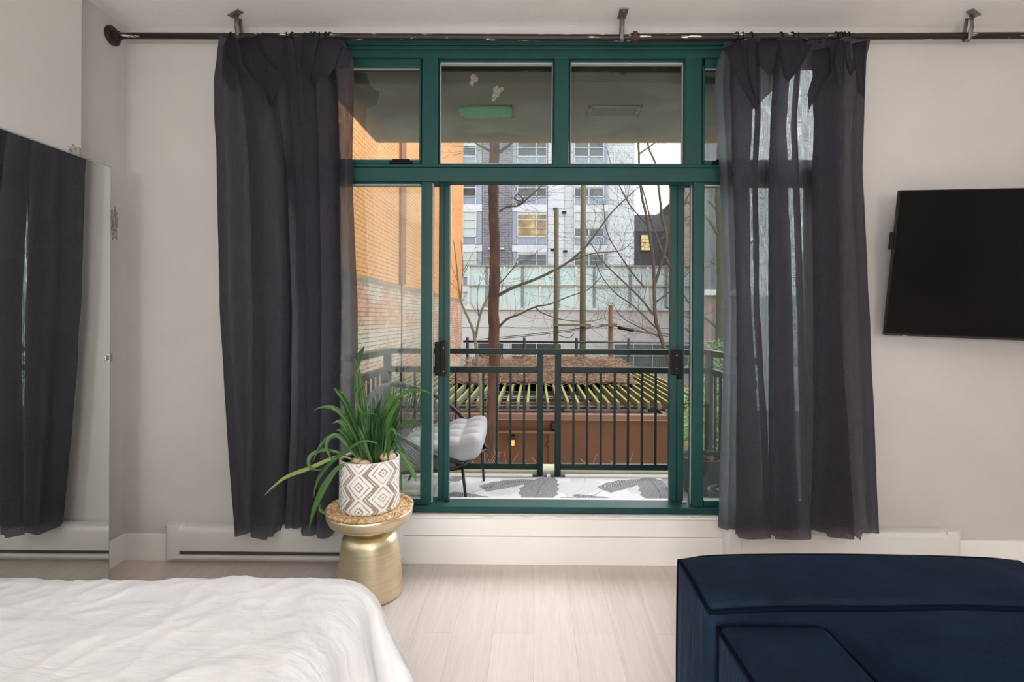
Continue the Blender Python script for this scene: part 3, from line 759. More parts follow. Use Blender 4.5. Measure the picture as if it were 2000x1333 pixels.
# ---- planter and plant
DP = 2.86; pc = P(722, 960, DP); px, py = pc.x, DP
pz0 = zm+.012; pr = .1575; pz1 = P(722, 893, DP).z
plant = thing('potted_plant', 'strappy green plant in a white and taupe diamond patterned pot', 'potted plant', (px, py, pz0))
NA, NH = 480, 170
m = MB(); rows = []; cols = []
Wc, H = 2*PI*pr/22*2.62, .128; Wc = 2*PI*pr/8
wht = np.array(lin((246,244,241))); brn = np.array(lin((158,147,132)))
for j in range(NH):
    h = (pz1-pz0)*j/(NH-1); rr = pr-.006*max(0, 1-h/.012)
    row = []
    for k in range(NA):
        a = 2*PI*k/NA; row.append((px+rr*math.cos(a), py+rr*math.sin(a), pz0+h))
        s = (a+1.62)*pr; q = .0042; sx_ = (math.floor(s/q)+.5)*q; hq = (math.floor(h/q)+.5)*q
        best = 9; W2 = Wc
        c0 = math.floor(sx_/W2)
        dmin = 9
        for cc in (c0, c0+1):
            off = (H/2 if cc % 2 else 0)+.02
            dy = abs(((hq-off+H/2) % H)-H/2); dxx = abs(sx_-cc*W2)
            dmin = min(dmin, dxx/(W2/2)+dy/(H/2))
        d = dmin
        b = (d < .10) or (.30 < d < .45 and (int(sx_/q)+int(hq/q)) % 3 < 2) or (.30 < d < .38) or (.84 < d < .94) or (1.26 < d < 1.48)
        cols.append(brn if b else wht)
    rows.append(row)
m.grid(rows, True); m.c = np.array(cols); 
mesh('pot', m, attr_mat('pot_glaze', .6, (120, .15, .002)), plant, smooth=True)
mesh('pot_rim', MB().lathe([(pr,pz1-.001),(pr-.002,pz1+.003),(pr-.009,pz1+.003),(pr-.011,pz1-.002),(pr-.011,pz0+.02),(.0,pz0+.02)], px, py, 64, False, False), M('pot_rim', (228,225,220), .6), plant, smooth=True)
mesh('inner_pot', MB().lathe([(.118,pz0+.03),(.138,pz1-.01),(.142,pz1-.004),(.138,pz1-.002),(.133,pz1-.01),(.131,pz1-.05)], px, py, 48, True, False), m_black, plant, smooth=True)
mesh('soil', MB().lathe([(.132,pz1-.045),(.08,pz1-.035),(.0,pz1-.033)], px, py, 32, False, False), M('soil', (64,50,40), .95, var=(40, (40,30,24), .2), bump=(60, .8, .01)), plant, smooth=True)
mesh('pot_foot', MB().lathe([(pr-.014,pz0-.004),(pr-.012,pz0+.004)], px, py, 48), M('pot_foot', (92,74,60), .8), plant)
t = NT('leaf_green'); at = t.add('ShaderNodeAttribute', attribute_name='Col'); t.base(at.outputs['Color']); t.b.inputs['Roughness'].default_value = .3
t.b.inputs['Transmission Weight'].default_value = 0
tr_ = t.add('ShaderNodeBsdfTranslucent'); t.link(at.outputs['Color'], tr_.inputs['Color']); mx = t.add('ShaderNodeMixShader'); mx.inputs[0].default_value = .25
t.link(t.b.outputs[0], mx.inputs[1]); t.link(tr_.outputs[0], mx.inputs[2]); t.link(mx.outputs[0], t.out.inputs['Surface']); m_leaf = t.m
rl = random.Random(5)
def leaf(pts, wmax, d0, d1, pale=0, dark=0):
    """pts: photo pixels (zoom frame); d0, d1: how far base and tip stand nearer than the pot centre"""
    q = []; n = len(pts)
    for i, (zx, zy) in enumerate(pts):
        f = i/(n-1); q.append(P(500+zx/3.508, 660+zy/3.508, DP-(d0*(1-f)+d1*f)))
    q = catmull(q, max(4, 24//n)); L = len(q); wm = .80*wmax/3.508*DP/F
    rows = []; cols = []
    g0 = np.array(lin((88,132,56))); g1 = np.array(lin((34,80,32))); gp = np.array(lin((146,166,92))); gb = np.array(lin((120,140,80)))
    col = gp if pale else (g1*.8 if dark else g1*.4+g0*.6 if rl.random() < .5 else g1*.8+g0*.2)
    view = Vector((0, -1, .35))
    sd = rl.uniform(-.5, .5)
    for i, p in enumerate(q):
        f = i/(L-1); d = (q[min(i+1, L-1)]-q[max(i-1, 0)]).normalized()
        side = d.cross(view+Vector((sd, 0, 0))); side = side.normalized() if side.length > 1e-5 else Vector((1,0,0))
        nn = side.cross(d).normalized()
        wv = wm*(.28+.72*min(1, f/.45))*(1 if f < .55 else max(.03, 1-((f-.55)/.45)**1.6))
        row = []
        for s, lift in ((-1, .16), (-.5, .05), (0, -.06), (.5, .05), (1, .16)):
            row.append(p+side*(s*wv/2)+nn*(lift*wv))
            cc = col*(1.25 if abs(s) < .1 else 1.0)*(.92+.16*rl.random()); cc = cc*(1-.5*max(0, .3-f)/.3)+gb*(.5*max(0, .3-f)/.3); cc[3] = 1
            cols.append(cc)
        rows.append(row)
    m = MB().grid(rows); m.c = np.array(cols)
    mesh('leaf', m, m_leaf, plant, smooth=True, solid=.0012)
LV = [([(770,860),(755,640),(735,420),(716,290),(702,190)],52,0,0),([(702,205),(712,130),(745,54)],48,.02,.03),([(700,210),(684,165),(668,138)],22,.02,.02),([(730,860),(712,620),(705,470),(690,380),(688,250),(698,180)],40,-.02,0),
 ([(760,860),(725,720),(660,540),(610,430),(565,375),(528,342)],58,.04,.07),([(745,860),(700,720),(650,600),(622,480),(600,410)],52,.03,.05),
 ([(735,860),(690,700),(615,560),(550,490),(470,474),(385,500)],40,.05,.12),([(725,850),(665,740),(610,610),(565,574),(522,592)],34,.05,.1),
 ([(700,860),(670,760),(600,690),(550,670),(490,690),(430,760),(388,860)],40,.05,.14),([(710,850),(640,760),(565,675),(510,680),(482,740),(500,800),(535,862)],36,.07,.16),
 ([(690,870),(620,815),(540,780),(440,775),(372,812),(362,870),(400,905),(490,902)],32,.07,.18),([(668,836),(600,815),(525,826),(380,890),(220,950),(130,1012),(48,1090)],34,.1,.2,1),
 ([(830,722),(740,708),(650,752),(520,850),(440,945),(405,1030),(398,1102)],32,.1,.17),([(650,855),(565,890),(495,980),(440,1080),(395,1190),(360,1325)],54,.12,.18),([(436,1140),(445,1185),(497,1214)],26,.16,.17),
 ([(840,860),(880,660),(930,480),(1000,392),(1080,356),(1160,366),(1200,390)],32,0,.06),([(830,860),(870,700),(915,560),(965,470),(1006,438)],60,.03,.05),([(900,800),(930,640),(965,520),(1005,436)],48,.04,.06,0,1),
 ([(880,860),(930,690),(1000,600),(1070,576),(1125,600),(1134,662)],34,.04,.1),([(870,860),(895,700),(925,632),(955,645),(962,695)],30,.07,.1),([(905,790),(960,722),(1000,772),(1035,800)],40,.05,.08),([(985,775),(1030,850),(1075,920),(1098,990)],44,.08,.1),([(985,900),(986,980),(998,1056)],34,-.03,-.02),
 ([(795,860),(790,640),(825,510),(865,398)],50,.0,.02,0,1),([(805,860),(830,650),(885,510),(935,420),(990,408)],56,.02,.04),([(820,860),(850,600),(900,430),(938,310)],24,-.02,0),([(765,860),(772,700),(745,560),(700,465),(680,360)],34,.0,.03),
 ([(745,860),(752,720),(725,560),(770,515),(830,532)],44,.05,.08),([(700,860),(690,700),(690,560),(690,380),(740,325),(797,304)],20,.02,.03),([(700,860),(660,740),(600,650),(548,630)],40,.06,.1),([(800,870),(760,780),(730,690),(700,600)],46,.08,.09),
 ([(790,860),(800,700),(810,560),(812,380)],22,-.03,-.02),([(830,860),(845,740),(838,640),(826,540)],30,.05,.06),([(860,860),(900,740),(985,655)],24,.05,.06),([(900,860),(940,800),(1000,690)],20,.02,.04),([(760,860),(790,760),(850,600),(900,470)],50,.05,.06,0,1)]
for a in LV: leaf(*a)
for k in range(52):
    bx = rl.uniform(690, 905); f = (bx-797)/108; tx = bx+f*rl.uniform(20, 130)+rl.uniform(-20, 20); ty = rl.uniform(420, 700); d = rl.uniform(-.08, .08)
    leaf([(bx, 868), (bx+.25*(tx-bx), 868-(868-ty)*.4), (bx+.6*(tx-bx), 868-(868-ty)*.75), (tx, ty)], rl.uniform(18, 32), d, d*1.3, 0, rl.random() < .4)
m_peb = M('pale_pebble', (222,202,174), .6, var=(14, (200,172,140), .2))
for u, v, D, s, w_ in ((697,902,2.80,.03,'left'), (712,908,2.745,.032,'front'), (758,893,2.82,.04,'right')):
    c = P(u, v, D); 
    o = mesh('pebble', MB().sphere((c.x, D, max(c.z, pz1-.03)), s, 16, 10, (1.1,.9,.75)), m_peb, smooth=True)
    tag(o, 'smooth pale stone on the soil at the %s of the patterned pot' % w_, 'stone', 'pebbles in the plant pot')
LK = .66
# ================================================================== THE BALCONY
ZF = .167; YO = W+.3
BX0, BX1 = X(757, 4.43, 690), X(1385, 4.43, 690)
m_conc = M('pale_concrete', (206,203,194), .85, var=(6, (186,184,172), .2), bump=(50, .3, .004))
struct(mesh('balcony_floor', MB().box((BX0-.14, YO, ZF-.2), (BX1+.14, 4.64, ZF)), m_conc, bevel=.01, origin=(0,0,0)), 'pale concrete balcony floor')
m_kerb = M('mossy_kerb', (214,212,196), .9, var=(8, (196,200,160), .2), bump=(40, .3, .004))
struct(mesh('balcony_kerb', MB().prism([(4.49, ZF), (4.52, ZF+.034), (4.66, ZF+.038), (4.66, ZF-.2), (4.49, ZF-.2)], 0, BX0-.16, BX1+.16), m_kerb, bevel=.008, origin=(0,0,0)), 'raised pale kerb along the balcony edge')
# soffit
ZSF = 3.05; DSO = 4.70
t = NT('stained_soffit'); v = t.coord(); x, y, z = t.sep(v)
sx0_, sx1_ = X(735, DSO, 280), X(1402, DSO, 280)
ed = t.math('MINIMUM', t.math('SUBTRACT', x, sx0_), t.math('MINIMUM', t.math('SUBTRACT', sx1_, x), t.math('SUBTRACT', DSO, y)))
ed = t.math('ADD', ed, t.math('MULTIPLY', t.noise(v, 5, 5), .14))
base = t.ramp(t.noise(v, 2.2, 6, .6), [(.34, (80,86,70)), (.66, (116,118,98))])
st = t.noise(t.coord((1,1,1)), 1.3, 3); base = t.mix(t.ramp(st, [(.46, 0.0), (.56, .7)]), base, lin((72,68,56)))
c = t.mix(t.ramp(ed, [(.10, .85), (.26, .0)]), base, lin((138,112,76)))
t.base(c); t.b.inputs['Roughness'].default_value = .9; t.bump(t.noise(v, 26, 5), .3, .006)
struct(mesh('balcony_ceiling', MB().box((sx0_, YO-.02, ZSF), (sx1_, DSO, ZSF+.2)), t.m, bevel=.012, origin=(0,0,0)), 'stained concrete slab over the balcony')
m_peel = M('peeled_paint', (214,208,186), .9, var=(50, (150,144,120), .1), bump=(80, .6, .006))
def peel(u, v, ru, rd, seed, a):
    random.seed(seed); D = F*(ZSF-1.5)/(V0-v+.0045*(u-U0)); c = Vector((X(u, D, v), D, ZSF-.001)); m = MB(); n = 26; out = []
    for k in range(n):
        q = 2*PI*k/n; s = .45+.55*random.random(); dx, dy = ru*s*math.cos(q), rd*s*math.sin(q)
        out.append((c.x+dx*math.cos(a)-dy*math.sin(a), c.y+dx*math.sin(a)+dy*math.cos(a), c.z))
    m.v = [tuple(c)]+out; m.f = [(0, 1+k, 1+(k+1)%n) for k in range(n)]; return m
struct(mesh('trim_5', peel(925,155,.03,.13,2,.3), m_peel, solid=.002), 'peeling paint flake on the balcony ceiling')
struct(mesh('trim_6', peel(970,182,.045,.15,4,.25), m_peel, solid=.002), 'peeling paint patch beside the green ceiling vent')
def vent(name, label, u0, u1, frame_mat, slat_mat, drop):
    D0_, D1_ = F*(ZSF-1.5)/(V0-205), F*(ZSF-1.5)/(V0-226)
    a, b = X(u0, D0_, 205), X(u1, D0_, 205)
    th = thing(name, label, 'vent', ((a+b)/2, (D0_+D1_)/2, ZSF-drop), 'balcony ceiling vents')
    bs = [((a, D0_, ZSF-drop), (b, D0_+.025, ZSF)), ((a, D1_-.025, ZSF-drop), (b, D1_, ZSF)), ((a, D0_, ZSF-drop), (a+.03, D1_, ZSF)), ((b-.03, D0_, ZSF-drop), (b, D1_, ZSF))]
    mesh('frame', boxes(*bs), frame_mat, th, bevel=.003)
    n = 12; m = MB()
    for k in range(n):
        y = D0_+.03+(D1_-D0_-.06)*k/(n-1); m.obox((a+.03, y, ZSF-drop+.006), (b-.03, y, ZSF-drop+.006), .010, .003, (0,.6,1))
    for k in range(7): xx = a+.03+(b-a-.06)*k/6; m.box((xx-.003, D0_, ZSF-drop+.002), (xx+.003, D1_, ZSF-drop+.006))
    mesh('louvre', m, slat_mat, th)
    mesh('dark_backing', MB().box((a+.02, D0_+.02, ZSF-.004), (b-.02, D1_-.02, ZSF-.001)), M('vent_dark', (30,34,28), .9), th)
vent('ceiling_vent', 'bright green grille on the balcony ceiling, left of the other vent', 893, 1000, M('vent_green', (60,140,94), .5), M('vent_green_slat', (66,150,102), .5), .02)
vent('ceiling_vent', 'dull olive grille on the balcony ceiling, right of the green vent', 1150, 1255, M('vent_olive', (112,114,96), .8), M('vent_olive_slat', (84,86,72), .8), .012)

# ---- railing
DRL = 4.43
rail = thing('balcony_railing', 'dark green metal railing around the balcony', 'railing', ((BX0+BX1)/2, DRL, ZF))
zt0, zt1 = Z(681.5, DRL, 1045), Z(692, DRL, 1045); zm0, zm1 = Z(717, DRL), Z(728.5, DRL); zb0, zb1 = Z(905.5, DRL), Z(917, DRL)
def rl_(name, a, b, bev=.004): return mesh(name, MB().box(a, b), m_green_d, rail, bevel=bev)
pu = [(1049,1060.5), (1083.7,1095.6)]
p1 = [(X(a, DRL, 800), X(b, DRL, 800)) for a, b in pu]
rl_('top_rail', (BX0-.03, DRL-.025, zt1), (BX1+.03, DRL+.025, zt0))
rl_('middle_rail', (BX0, DRL-.02, zm1), (p1[0][0], DRL+.02, zm0)); rl_('middle_rail', (p1[1][1], DRL-.02, zm1), (BX1, DRL+.02, zm0))
rl_('bottom_rail', (BX0, DRL-.02, zb1), (p1[0][0], DRL+.02, zb0)); rl_('bottom_rail', (p1[1][1], DRL-.02, zb1), (BX1, DRL+.02, zb0))
for a, b in p1:
    rl_('post', (a, DRL-.025, ZF), (b, DRL+.025, zt1)); 
    m = boxes(((a-.035, DRL-.06, ZF), (b+.035, DRL+.05, ZF+.008)))
    for q in (a-.022, b+.022): m.tube([(q, DRL-.045, ZF+.008), (q, DRL-.045, ZF+.018)], .009, 6)
    mesh('base_plate', m, M('base_iron', (50,50,46), .7), rail)
for x in (BX0, BX1):
    rl_('post', (x-.028, DRL-.028, ZF), (x+.028, DRL+.028, zt1))
    rl_('top_rail', (x-.03, YO, zt1), (x+.03, DRL-.025, zt0)); rl_('middle_rail', (x-.02, YO, zm1), (x+.02, DRL-.028, zm0)); rl_('bottom_rail', (x-.02, YO, zb1), (x+.02, DRL-.028, zb0))
    for k in range(7):
        y = YO+.06+k*.116; rl_('baluster', (x-.009, y-.009, zb0), (x+.009, y+.009, zm1), 0)
for u in [783,810,836.5,863,889.7,917,943.7,970,997,1023.5,1120,1146.5,1173.5,1200.3,1226.5,1253.8,1280.3,1306.5,1333,1359]:
    x = X(u, DRL, 815); rl_('baluster', (x-.0085, DRL-.0085, zb0), (x+.0085, DRL+.0085, zm1), 0)

# ---- rug with feather pattern
rx0, rx1, ry0, ry1 = X(862, 4.36, 934), X(1292, 4.36, 932), 3.56, 4.37
NXr, NYr = 760, 330
gx = np.linspace(rx0, rx1, NXr); gy = np.linspace(ry0, ry1, NYr)
XX, YY = np.meshgrid(gx, gy)
white = np.array(lin((250,251,253))); dark = np.array(lin((44,48,58)))
val = np.zeros_like(XX)
def feather(px_, py_, L, Wd, ang, tone, curve):
    """quill from (px,py) along ang; barbs drawn as thin curved lines"""
    global val
    dx = XX-px_; dy = YY-py_; s = dx*math.cos(ang)+dy*math.sin(ang); q = -dx*math.sin(ang)+dy*math.cos(ang)
    q = q-curve*s*(L-s)/L
    f = s/L; hw = Wd*1.08*np.sqrt(np.clip(np.sin(np.clip(f, 0, 1)**.8*PI), 0, 1))*(.85+.05*np.sin(s*55+q*30))
    inside = (f > .12) & (f < 1) & (np.abs(q) < hw)
    ph = (s-np.abs(q)*.75-.9*q*q/Wd+.004*np.sin(q*160+s*40))/(.019 if tone > .5 else .022)
    barb = (np.abs((ph % 1)-.5) < (.34 if tone > .5 else .16))
    quill = (np.abs(q) < .0035) & (f > -.22) & (f < .95)
    val = np.where(inside & ~barb & (tone > .5), .18, np.where(inside & ~barb, .0, val)) if False else val
    if tone > .5: val = np.where(inside, np.where(barb, .95, .16), val)
    else: val = np.where(inside, np.where(barb, .42, .04), val)
    val = np.where(quill & (inside | (f < .12)), .85 if tone > .5 else .3, val)
xc = lambda u, v: (X(u, F*(1.5-ZF)/(v-V0+.0), v), F*(1.5-ZF)/(v-V0))
for i in range(-1, 5):
    ox = rx0+.05+i*.56
    feather(ox+.02, 4.38, .5, .15, -1.9, .3, .3); feather(ox+.30, 3.58, .5, .14, .5, .3, -.3); feather(ox+.26, 4.05, .42, .13, .35, .3, .2)
for (u0, v0, u1, v1, w_, c_) in ((1050,985,1075,933,.16,.25),(1290,985,1262,932,.16,-.25),(930,962,1048,940,.105,.3),(1170,963,1262,938,.105,.3),(985,990,880,965,.13,.35),(1210,990,1090,975,.14,.35),(1225,985,1120,968,.10,.3),(880,945,905,932,.06,.2),(1000,996,1080,976,.08,.3)):
    a = xc(u0, v0); b = xc(u1, v1); L = math.hypot(b[0]-a[0], b[1]-a[1]); feather(a[0], a[1], L, w_, math.atan2(b[1]-a[1], b[0]-a[0]), 1.0, c_)
m = MB(); zz = ZF+.006
idx = np.arange(NXr*NYr).reshape(NYr, NXr)
m.v = np.stack([XX.ravel(), YY.ravel(), zz+.0015*np.sin(XX.ravel()*7)*np.sin(YY.ravel()*9)], 1).tolist()
m.f = np.stack([idx[:-1,:-1].ravel(), idx[:-1,1:].ravel(), idx[1:,1:].ravel(), idx[1:,:-1].ravel()], 1).tolist()
m.c = white[None,:]*(1-val.ravel()[:,None])+dark[None,:]*val.ravel()[:,None]
rug = mesh('outdoor_rug', m, attr_mat('rug_weave', .9), smooth=True); tag(rug, 'white outdoor rug with dark feather pattern on the balcony floor', 'rug')
e = boxes(((rx0,ry0,ZF),(rx1,ry0+.008,zz+.002)),((rx0,ry1-.008,ZF),(rx1,ry1,zz+.002)),((rx0,ry0,ZF),(rx0+.008,ry1,zz+.002)),((rx1-.008,ry0,ZF),(rx1,ry1,zz+.002)))
mesh('rug_border', e, M('rug_binding', (190,192,196), .9), rug)

# ---- rope chair and cushion
m_rope = M('grey_rope', (132,136,142), .9, var=(40, (104,108,114), .2), bump=(200, .4, .002))
m_cf = M('chair_frame', (22,24,28), .4)
chair = thing('rope_chair', 'grey rope lounge chair on dark metal legs on the balcony', 'chair', (-.75, 4.0, ZF))
loop = [P(905,906,3.74), P(842,888,3.62), P(790,860,3.60), P(735,828,3.64), P(714,800,3.75), P(726,772,3.86), P(760,752,3.97), P(800,755,4.06), P(840,768,4.17), P(872,788,4.27), P(900,812,4.33), P(932,850,4.32), P(950,878,4.26)]
L3 = catmull(loop, 8)
mesh('back_loop', MB().tube(L3, .016, 10), m_cf, chair, smooth=True)
seat = [Vector(P(905,908,3.74)), Vector((-.62,3.70,.43)), Vector((-.92,3.74,.40)), Vector((-1.02,3.95,.395)), Vector((-.95,4.2,.40)), Vector((-.62,4.3,.43)), Vector(P(945,880,4.26)), Vector((-.40,4.0,.475))]
S3 = catmull(seat+[seat[0]], 8)
mesh('seat_ring', MB().tube(S3[:-1], .013, 8, closed=True), m_cf, chair, smooth=True)
m = MB(); NC = 64
back_ring = catmull(seat[:7], 12)
for k in range(NC):
    f = .02+.96*k/(NC-1)
    a = L3[min(int(f*(len(L3)-1)), len(L3)-1)]; b = back_ring[min(int(f*(len(back_ring)-1)), len(back_ring)-1)]
    mid = (a+b)/2+Vector((-.03 if .25 < f < .75 else 0, 0, -.02)); m.tube(catmull([a, mid, b], 4), .0042, 5)
for k in range(24):
    f = k/23; a = back_ring[int(f*(len(back_ring)-1)*.5)]; b = back_ring[-1-int(f*(len(back_ring)-1)*.5)]; m.tube([a, b], .004, 5)
mesh('rope_weave', m, m_rope, chair, smooth=True)
m = MB()
i0, i1 = int(len(L3)*.18), int(len(L3)*.60)       # thick rope-wrapped part of the rim
mesh('wrapped_rim', MB().tube(L3[i0:i1], .021, 10), m_rope, chair, smooth=True)
for top, bot in ((P(903,912,3.76), P(911,988,3.732)), (P(940,872,4.24), P(945,941,4.265)), (Vector((-.95,3.74,.40)), Vector((-1.05,3.70,ZF))), (Vector((-.92,4.22,.40)), Vector((-1.02,4.28,ZF)))):
    b = Vector(bot); b.z = ZF+.006; mesh('leg', MB().tube([top, b], [.012, .0095], 10), m_cf, chair, smooth=True)
mesh('cross_bar', MB().tube([P(903,916,3.76), Vector((-.66,3.9,.36)), Vector((-.95,3.74,.38))], .008, 8), m_cf, chair, smooth=True)
t = NT('grey_cushion'); v = t.coord(); t.base(t.ramp(t.noise(v, 120, 2), [(.4, (196,197,201)), (.6, (206,207,210))])); t.b.inputs['Roughness'].default_value = .95; t.bump(t.noise(v, 14, 4), .25, .01)
cxl, cxr = -1.0, -.385
def sagf(w, a, b, c):
    f = (w.x-cxl)/(cxr-cxl); w.z += .085*f-.03*(1-f)+ .035*(w.y-3.99)/.3
    if c > 0:
        tx = math.sin((f*4)*PI); ty = math.sin((w.y-3.71)/.57*4*PI)
        w.z += c*(.034*abs(tx)**.7*abs(ty)**.7-.024)*min(1, 3*(1-abs(a))+.2)*min(1, 3*(1-abs(b))+.3)
    return w
o = mesh('seat_cushion', cushion(cxl, cxr, 3.71, 4.29, .44, .60, .012, N=(44,44,8), r=.05, sag=sagf), t.m, smooth=True); tag(o, 'pale grey tufted cushion on the rope chair', 'cushion')
# ---- planters
m_pl = M('planter_grey', (74,76,80), .75, var=(9, (58,60,64), .2), bump=(40, .2, .003))
m_chip2 = M('bark_chips', (96,74,56), .95, var=(45, (58,42,32), .12), bump=(70, 1.0, .02))
def planter(label, u, v, D, r, h, n=48, inner=False, mt=m_pl):
    c = P(u, v, D); z1 = c.z; x = c.x
    th = thing('planter', label, 'planter', (x, D, ZF))
    mesh('pot', MB().lathe([(r*.78,ZF),(r*.84,ZF+.02),(r,z1-.012),(r*1.01,z1),(r*.95,z1),(r*.92,z1-.03),(r*.8,ZF+.06)], x, D, n), mt, th, smooth=True)
    if not inner:
        rng = random.Random(3); rows = []
        for i in range(9):
            rr = r*.93*i/8+.001; rows.append([(x+rr*math.cos(2*PI*k/28), D+rr*math.sin(2*PI*k/28), z1-.05+.03*(1-i/8)+rng.uniform(-.008,.008)) for k in range(28)])
        mesh('bark_mulch', MB().grid(rows, True), m_chip2, th)
        m = MB()
        for k in range(90):
            a = rng.uniform(0, 2*PI); rr = r*.9*math.sqrt(rng.random()); p = Vector((x+rr*math.cos(a), D+rr*math.sin(a), z1-.03*(rr/r)-.012)); d = Vector((rng.uniform(-1,1), rng.uniform(-1,1), rng.uniform(-.3,.5)))*.014
            m.obox(p-d, p+d, .009, .004)
        o = mesh('bark_chips', m, M('chip_light', (140,108,80), .95), th); o['kind'] = 'stuff'
    return th, x, z1
planter('large charcoal round planter of bark chips in the right balcony corner', 1373, 890, 4.08, .178, .3)
th, x, z1 = planter('small dark bowl planter in front of the large charcoal planter', 1416, 957, 3.69, .118, .11, inner=True, mt=M('bowl_grey', (112,110,106), .8, var=(12, (90,88,84), .2)))
o = mesh('plant_pot', MB().lathe([(.05,ZF+.07),(.066,z1-.01),(.07,z1-.004),(.064,z1-.004),(.048,ZF+.08)], x+.01, 3.69, 32), m_black, smooth=True); tag(o, 'black plastic pot sitting inside the small bowl planter', 'plant pot')

# ================================================================== BEYOND THE BALCONY
GZ = -2.2
LK = .7
struct(mesh('ground', MB().box((-30, 5.2, GZ-.3), (40, 60, GZ)), M('ground_soil', (96,88,76), .95, var=(3, (74,68,58), .2)), origin=(0,0,0)))
# ---- brick building at the left
XBW0 = -2.9
t = NT('painted_brick'); v = t.coord(loc=(XBW0-3, 13, -2.2)); x, y, z = t.sep(v)
bv = t.comb(y, z, 0.0); br = t.add('ShaderNodeTexBrick'); t.link(bv, br.inputs['Vector']); br.inputs['Scale'].default_value = 1
br.inputs['Brick Width'].default_value = .22; br.inputs['Row Height'].default_value = .075; br.inputs['Mortar Size'].default_value = .008; br.inputs['Mortar Smooth'].default_value = .4; br.inputs['Bias'].default_value = .0
br.inputs['Color1'].default_value = lin((204,150,114)); br.inputs['Color2'].default_value = lin((182,120,86)); br.inputs['Mortar'].default_value = lin((176,150,130))
big = t.noise(v, .9, 5, .6); mid = t.noise(t.comb(t.math('MULTIPLY', y, 1.0), t.math('MULTIPLY', z, 1.4), 0.0), 1.1, 6, .65)
low = t.mix(t.ramp(mid, [(.46, 0.0), (.56, .85)]), br.outputs['Color'], lin((190,182,164)))
low = t.mix(t.ramp(t.noise(v, 14, 3), [(.45, 0.0), (.7, .35)]), low, lin((150,104,80)))
low = t.mix(t.math('MULTIPLY', br.outputs['Fac'], .9), low, lin((112,90,76)))
upc = t.ramp(big, [(.3, (208,136,72)), (.55, (218,148,82)), (.75, (230,166,104))])
sc = t.noise(t.comb(t.math('MULTIPLY', y, .5), t.math('MULTIPLY', z, 5.0), 1.0), 1.2, 6, .7)
upc = t.mix(t.ramp(sc, [(.64, 0.0), (.75, .55)]), upc, lin((226,204,180)))
upc = t.mix(t.math('MULTIPLY', br.outputs['Fac'], t.ramp(t.noise(t.comb(t.math('MULTIPLY', y, .6), t.math('MULTIPLY', z, 6), 2.0), 1.5, 4), [(.38, .40), (.58, .95)])), upc, lin((132,76,40)))
edge = t.math('ADD', z, t.math('MULTIPLY', t.math('SUBTRACT', t.noise(v, 2.5, 5, .7), .5), .25))
c = t.mix(t.ramp(t.math('SUBTRACT', edge, 1.66), [(.49, 0.0), (.51, 1.0)]), low, upc)
dk = t.ramp(t.math('SUBTRACT', edge, 1.66), [(.36, 0.0), (.43, .8), (.50, .75), (.55, 0.0)])
c = t.mix(dk, c, lin((122,98,78)))
t.base(c); t.b.inputs['Roughness'].default_value = .9
bb_ = t.bump(t.math('ADD', t.math('MULTIPLY', br.outputs['Fac'], -1.0), t.math('MULTIPLY', t.noise(v, 30, 4), .6)), .5, .02); m_brick = t.m
XBW = -2.9
brick = thing('brick_building', 'orange painted brick building wall running back at the left', 'building', (XBW-3, 13, GZ))
yend = F*2.9/(1045-903)
mesh('wall', MB().box((XBW-6, 4.9, GZ), (XBW, yend, 13)), m_brick, brick)
y1 = F*2.9/(1045-778)
mesh('pilaster', MB().box((XBW, y1, 2.2), (XBW+.05, y1+.42, 13)), M('pilaster_shade', (142,78,40), .9, var=(6, (120,64,34), .2)), brick)  # the wall's orange in shade, put into the colour as darker brown
mesh('joint', MB().box((XBW, y1+.2, GZ), (XBW+.02, y1+.26, 2.2)), M('joint_dark', (120,92,76), .9), brick)

# ---- brown garage with flat roof
DG = 7.5; zg = Z(809, DG); gx1 = X(1306, DG, 850)
m_st = M('brown_stucco', (92,54,22), .9, var=(2.2, (80,46,19), .25), bump=(60, .2, .004))
gar = thing('garage', 'low brown stucco garage with flat roof below the balcony', 'garage', (-.3, 9.5, GZ))
mesh('wall', MB().box((-2.75, DG, GZ), (gx1, 12.9, zg-.06)), m_st, gar)
m = boxes(((-2.8, DG-.05, zg-.075), (gx1+.05, DG+.08, zg)), ((gx1-.06, DG, zg-.075), (gx1+.05, 12.9, zg)))
mesh('roof_cap', m, M('roof_flashing', (106,64,30), .6, var=(3, (92,55,26), .2)), gar, bevel=.008)
mesh('drip_line', MB().box((-2.8, DG-.053, zg-.078), (gx1+.05, DG-.04, zg-.07)), M('pale_flashing', (150,118,96), .6), gar)
mesh('roof_deck', MB().box((-2.75, DG+.08, zg-.06), (gx1-.06, 12.9, zg-.035)), M('leaf_litter', (134,112,104), .95, var=(18, (92,72,64), .15), bump=(40, 1, .02)), gar)
zl = Z(840, DG); xl0, xl1 = X(972, DG, 840), X(1083, DG, 840)
mesh('ledge', MB().box((xl0-.5, DG-.1, zl-.035), (xl1, DG, zl)), M('ledge_paint', (98,64,38), .8), gar, bevel=.006)
mesh('corner_pier', MB().box((xl1-.08, DG-.035, GZ), (xl1+.01, DG, zl-.04)), m_st, gar)
c = P(1001, 862, DG); m = boxes(((c.x-.03, DG-.06, c.z-.055), (c.x+.03, DG, c.z+.03)))
lm = NT('lamp_yellow'); lm.base(lin((226,170,90))); lm.b.inputs['Emission Color'].default_value = lin((255,190,90)); lm.b.inputs['Emission Strength'].default_value = .25
mesh('wall_lamp', m, lm.m, gar, bevel=.008)
mesh('lamp_hood', MB().box((c.x-.035, DG-.07, c.z+.03), (c.x+.035, DG, c.z+.09)), m_black, gar, bevel=.008)
c = P(1081, 832, DG); m = MB().sphere((c.x, DG-.08, c.z), .055, 14, 10); m.box((c.x-.03, DG-.08, c.z-.02), (c.x+.03, DG, c.z+.02)); mesh('security_camera', m, m_black, gar, smooth=True)
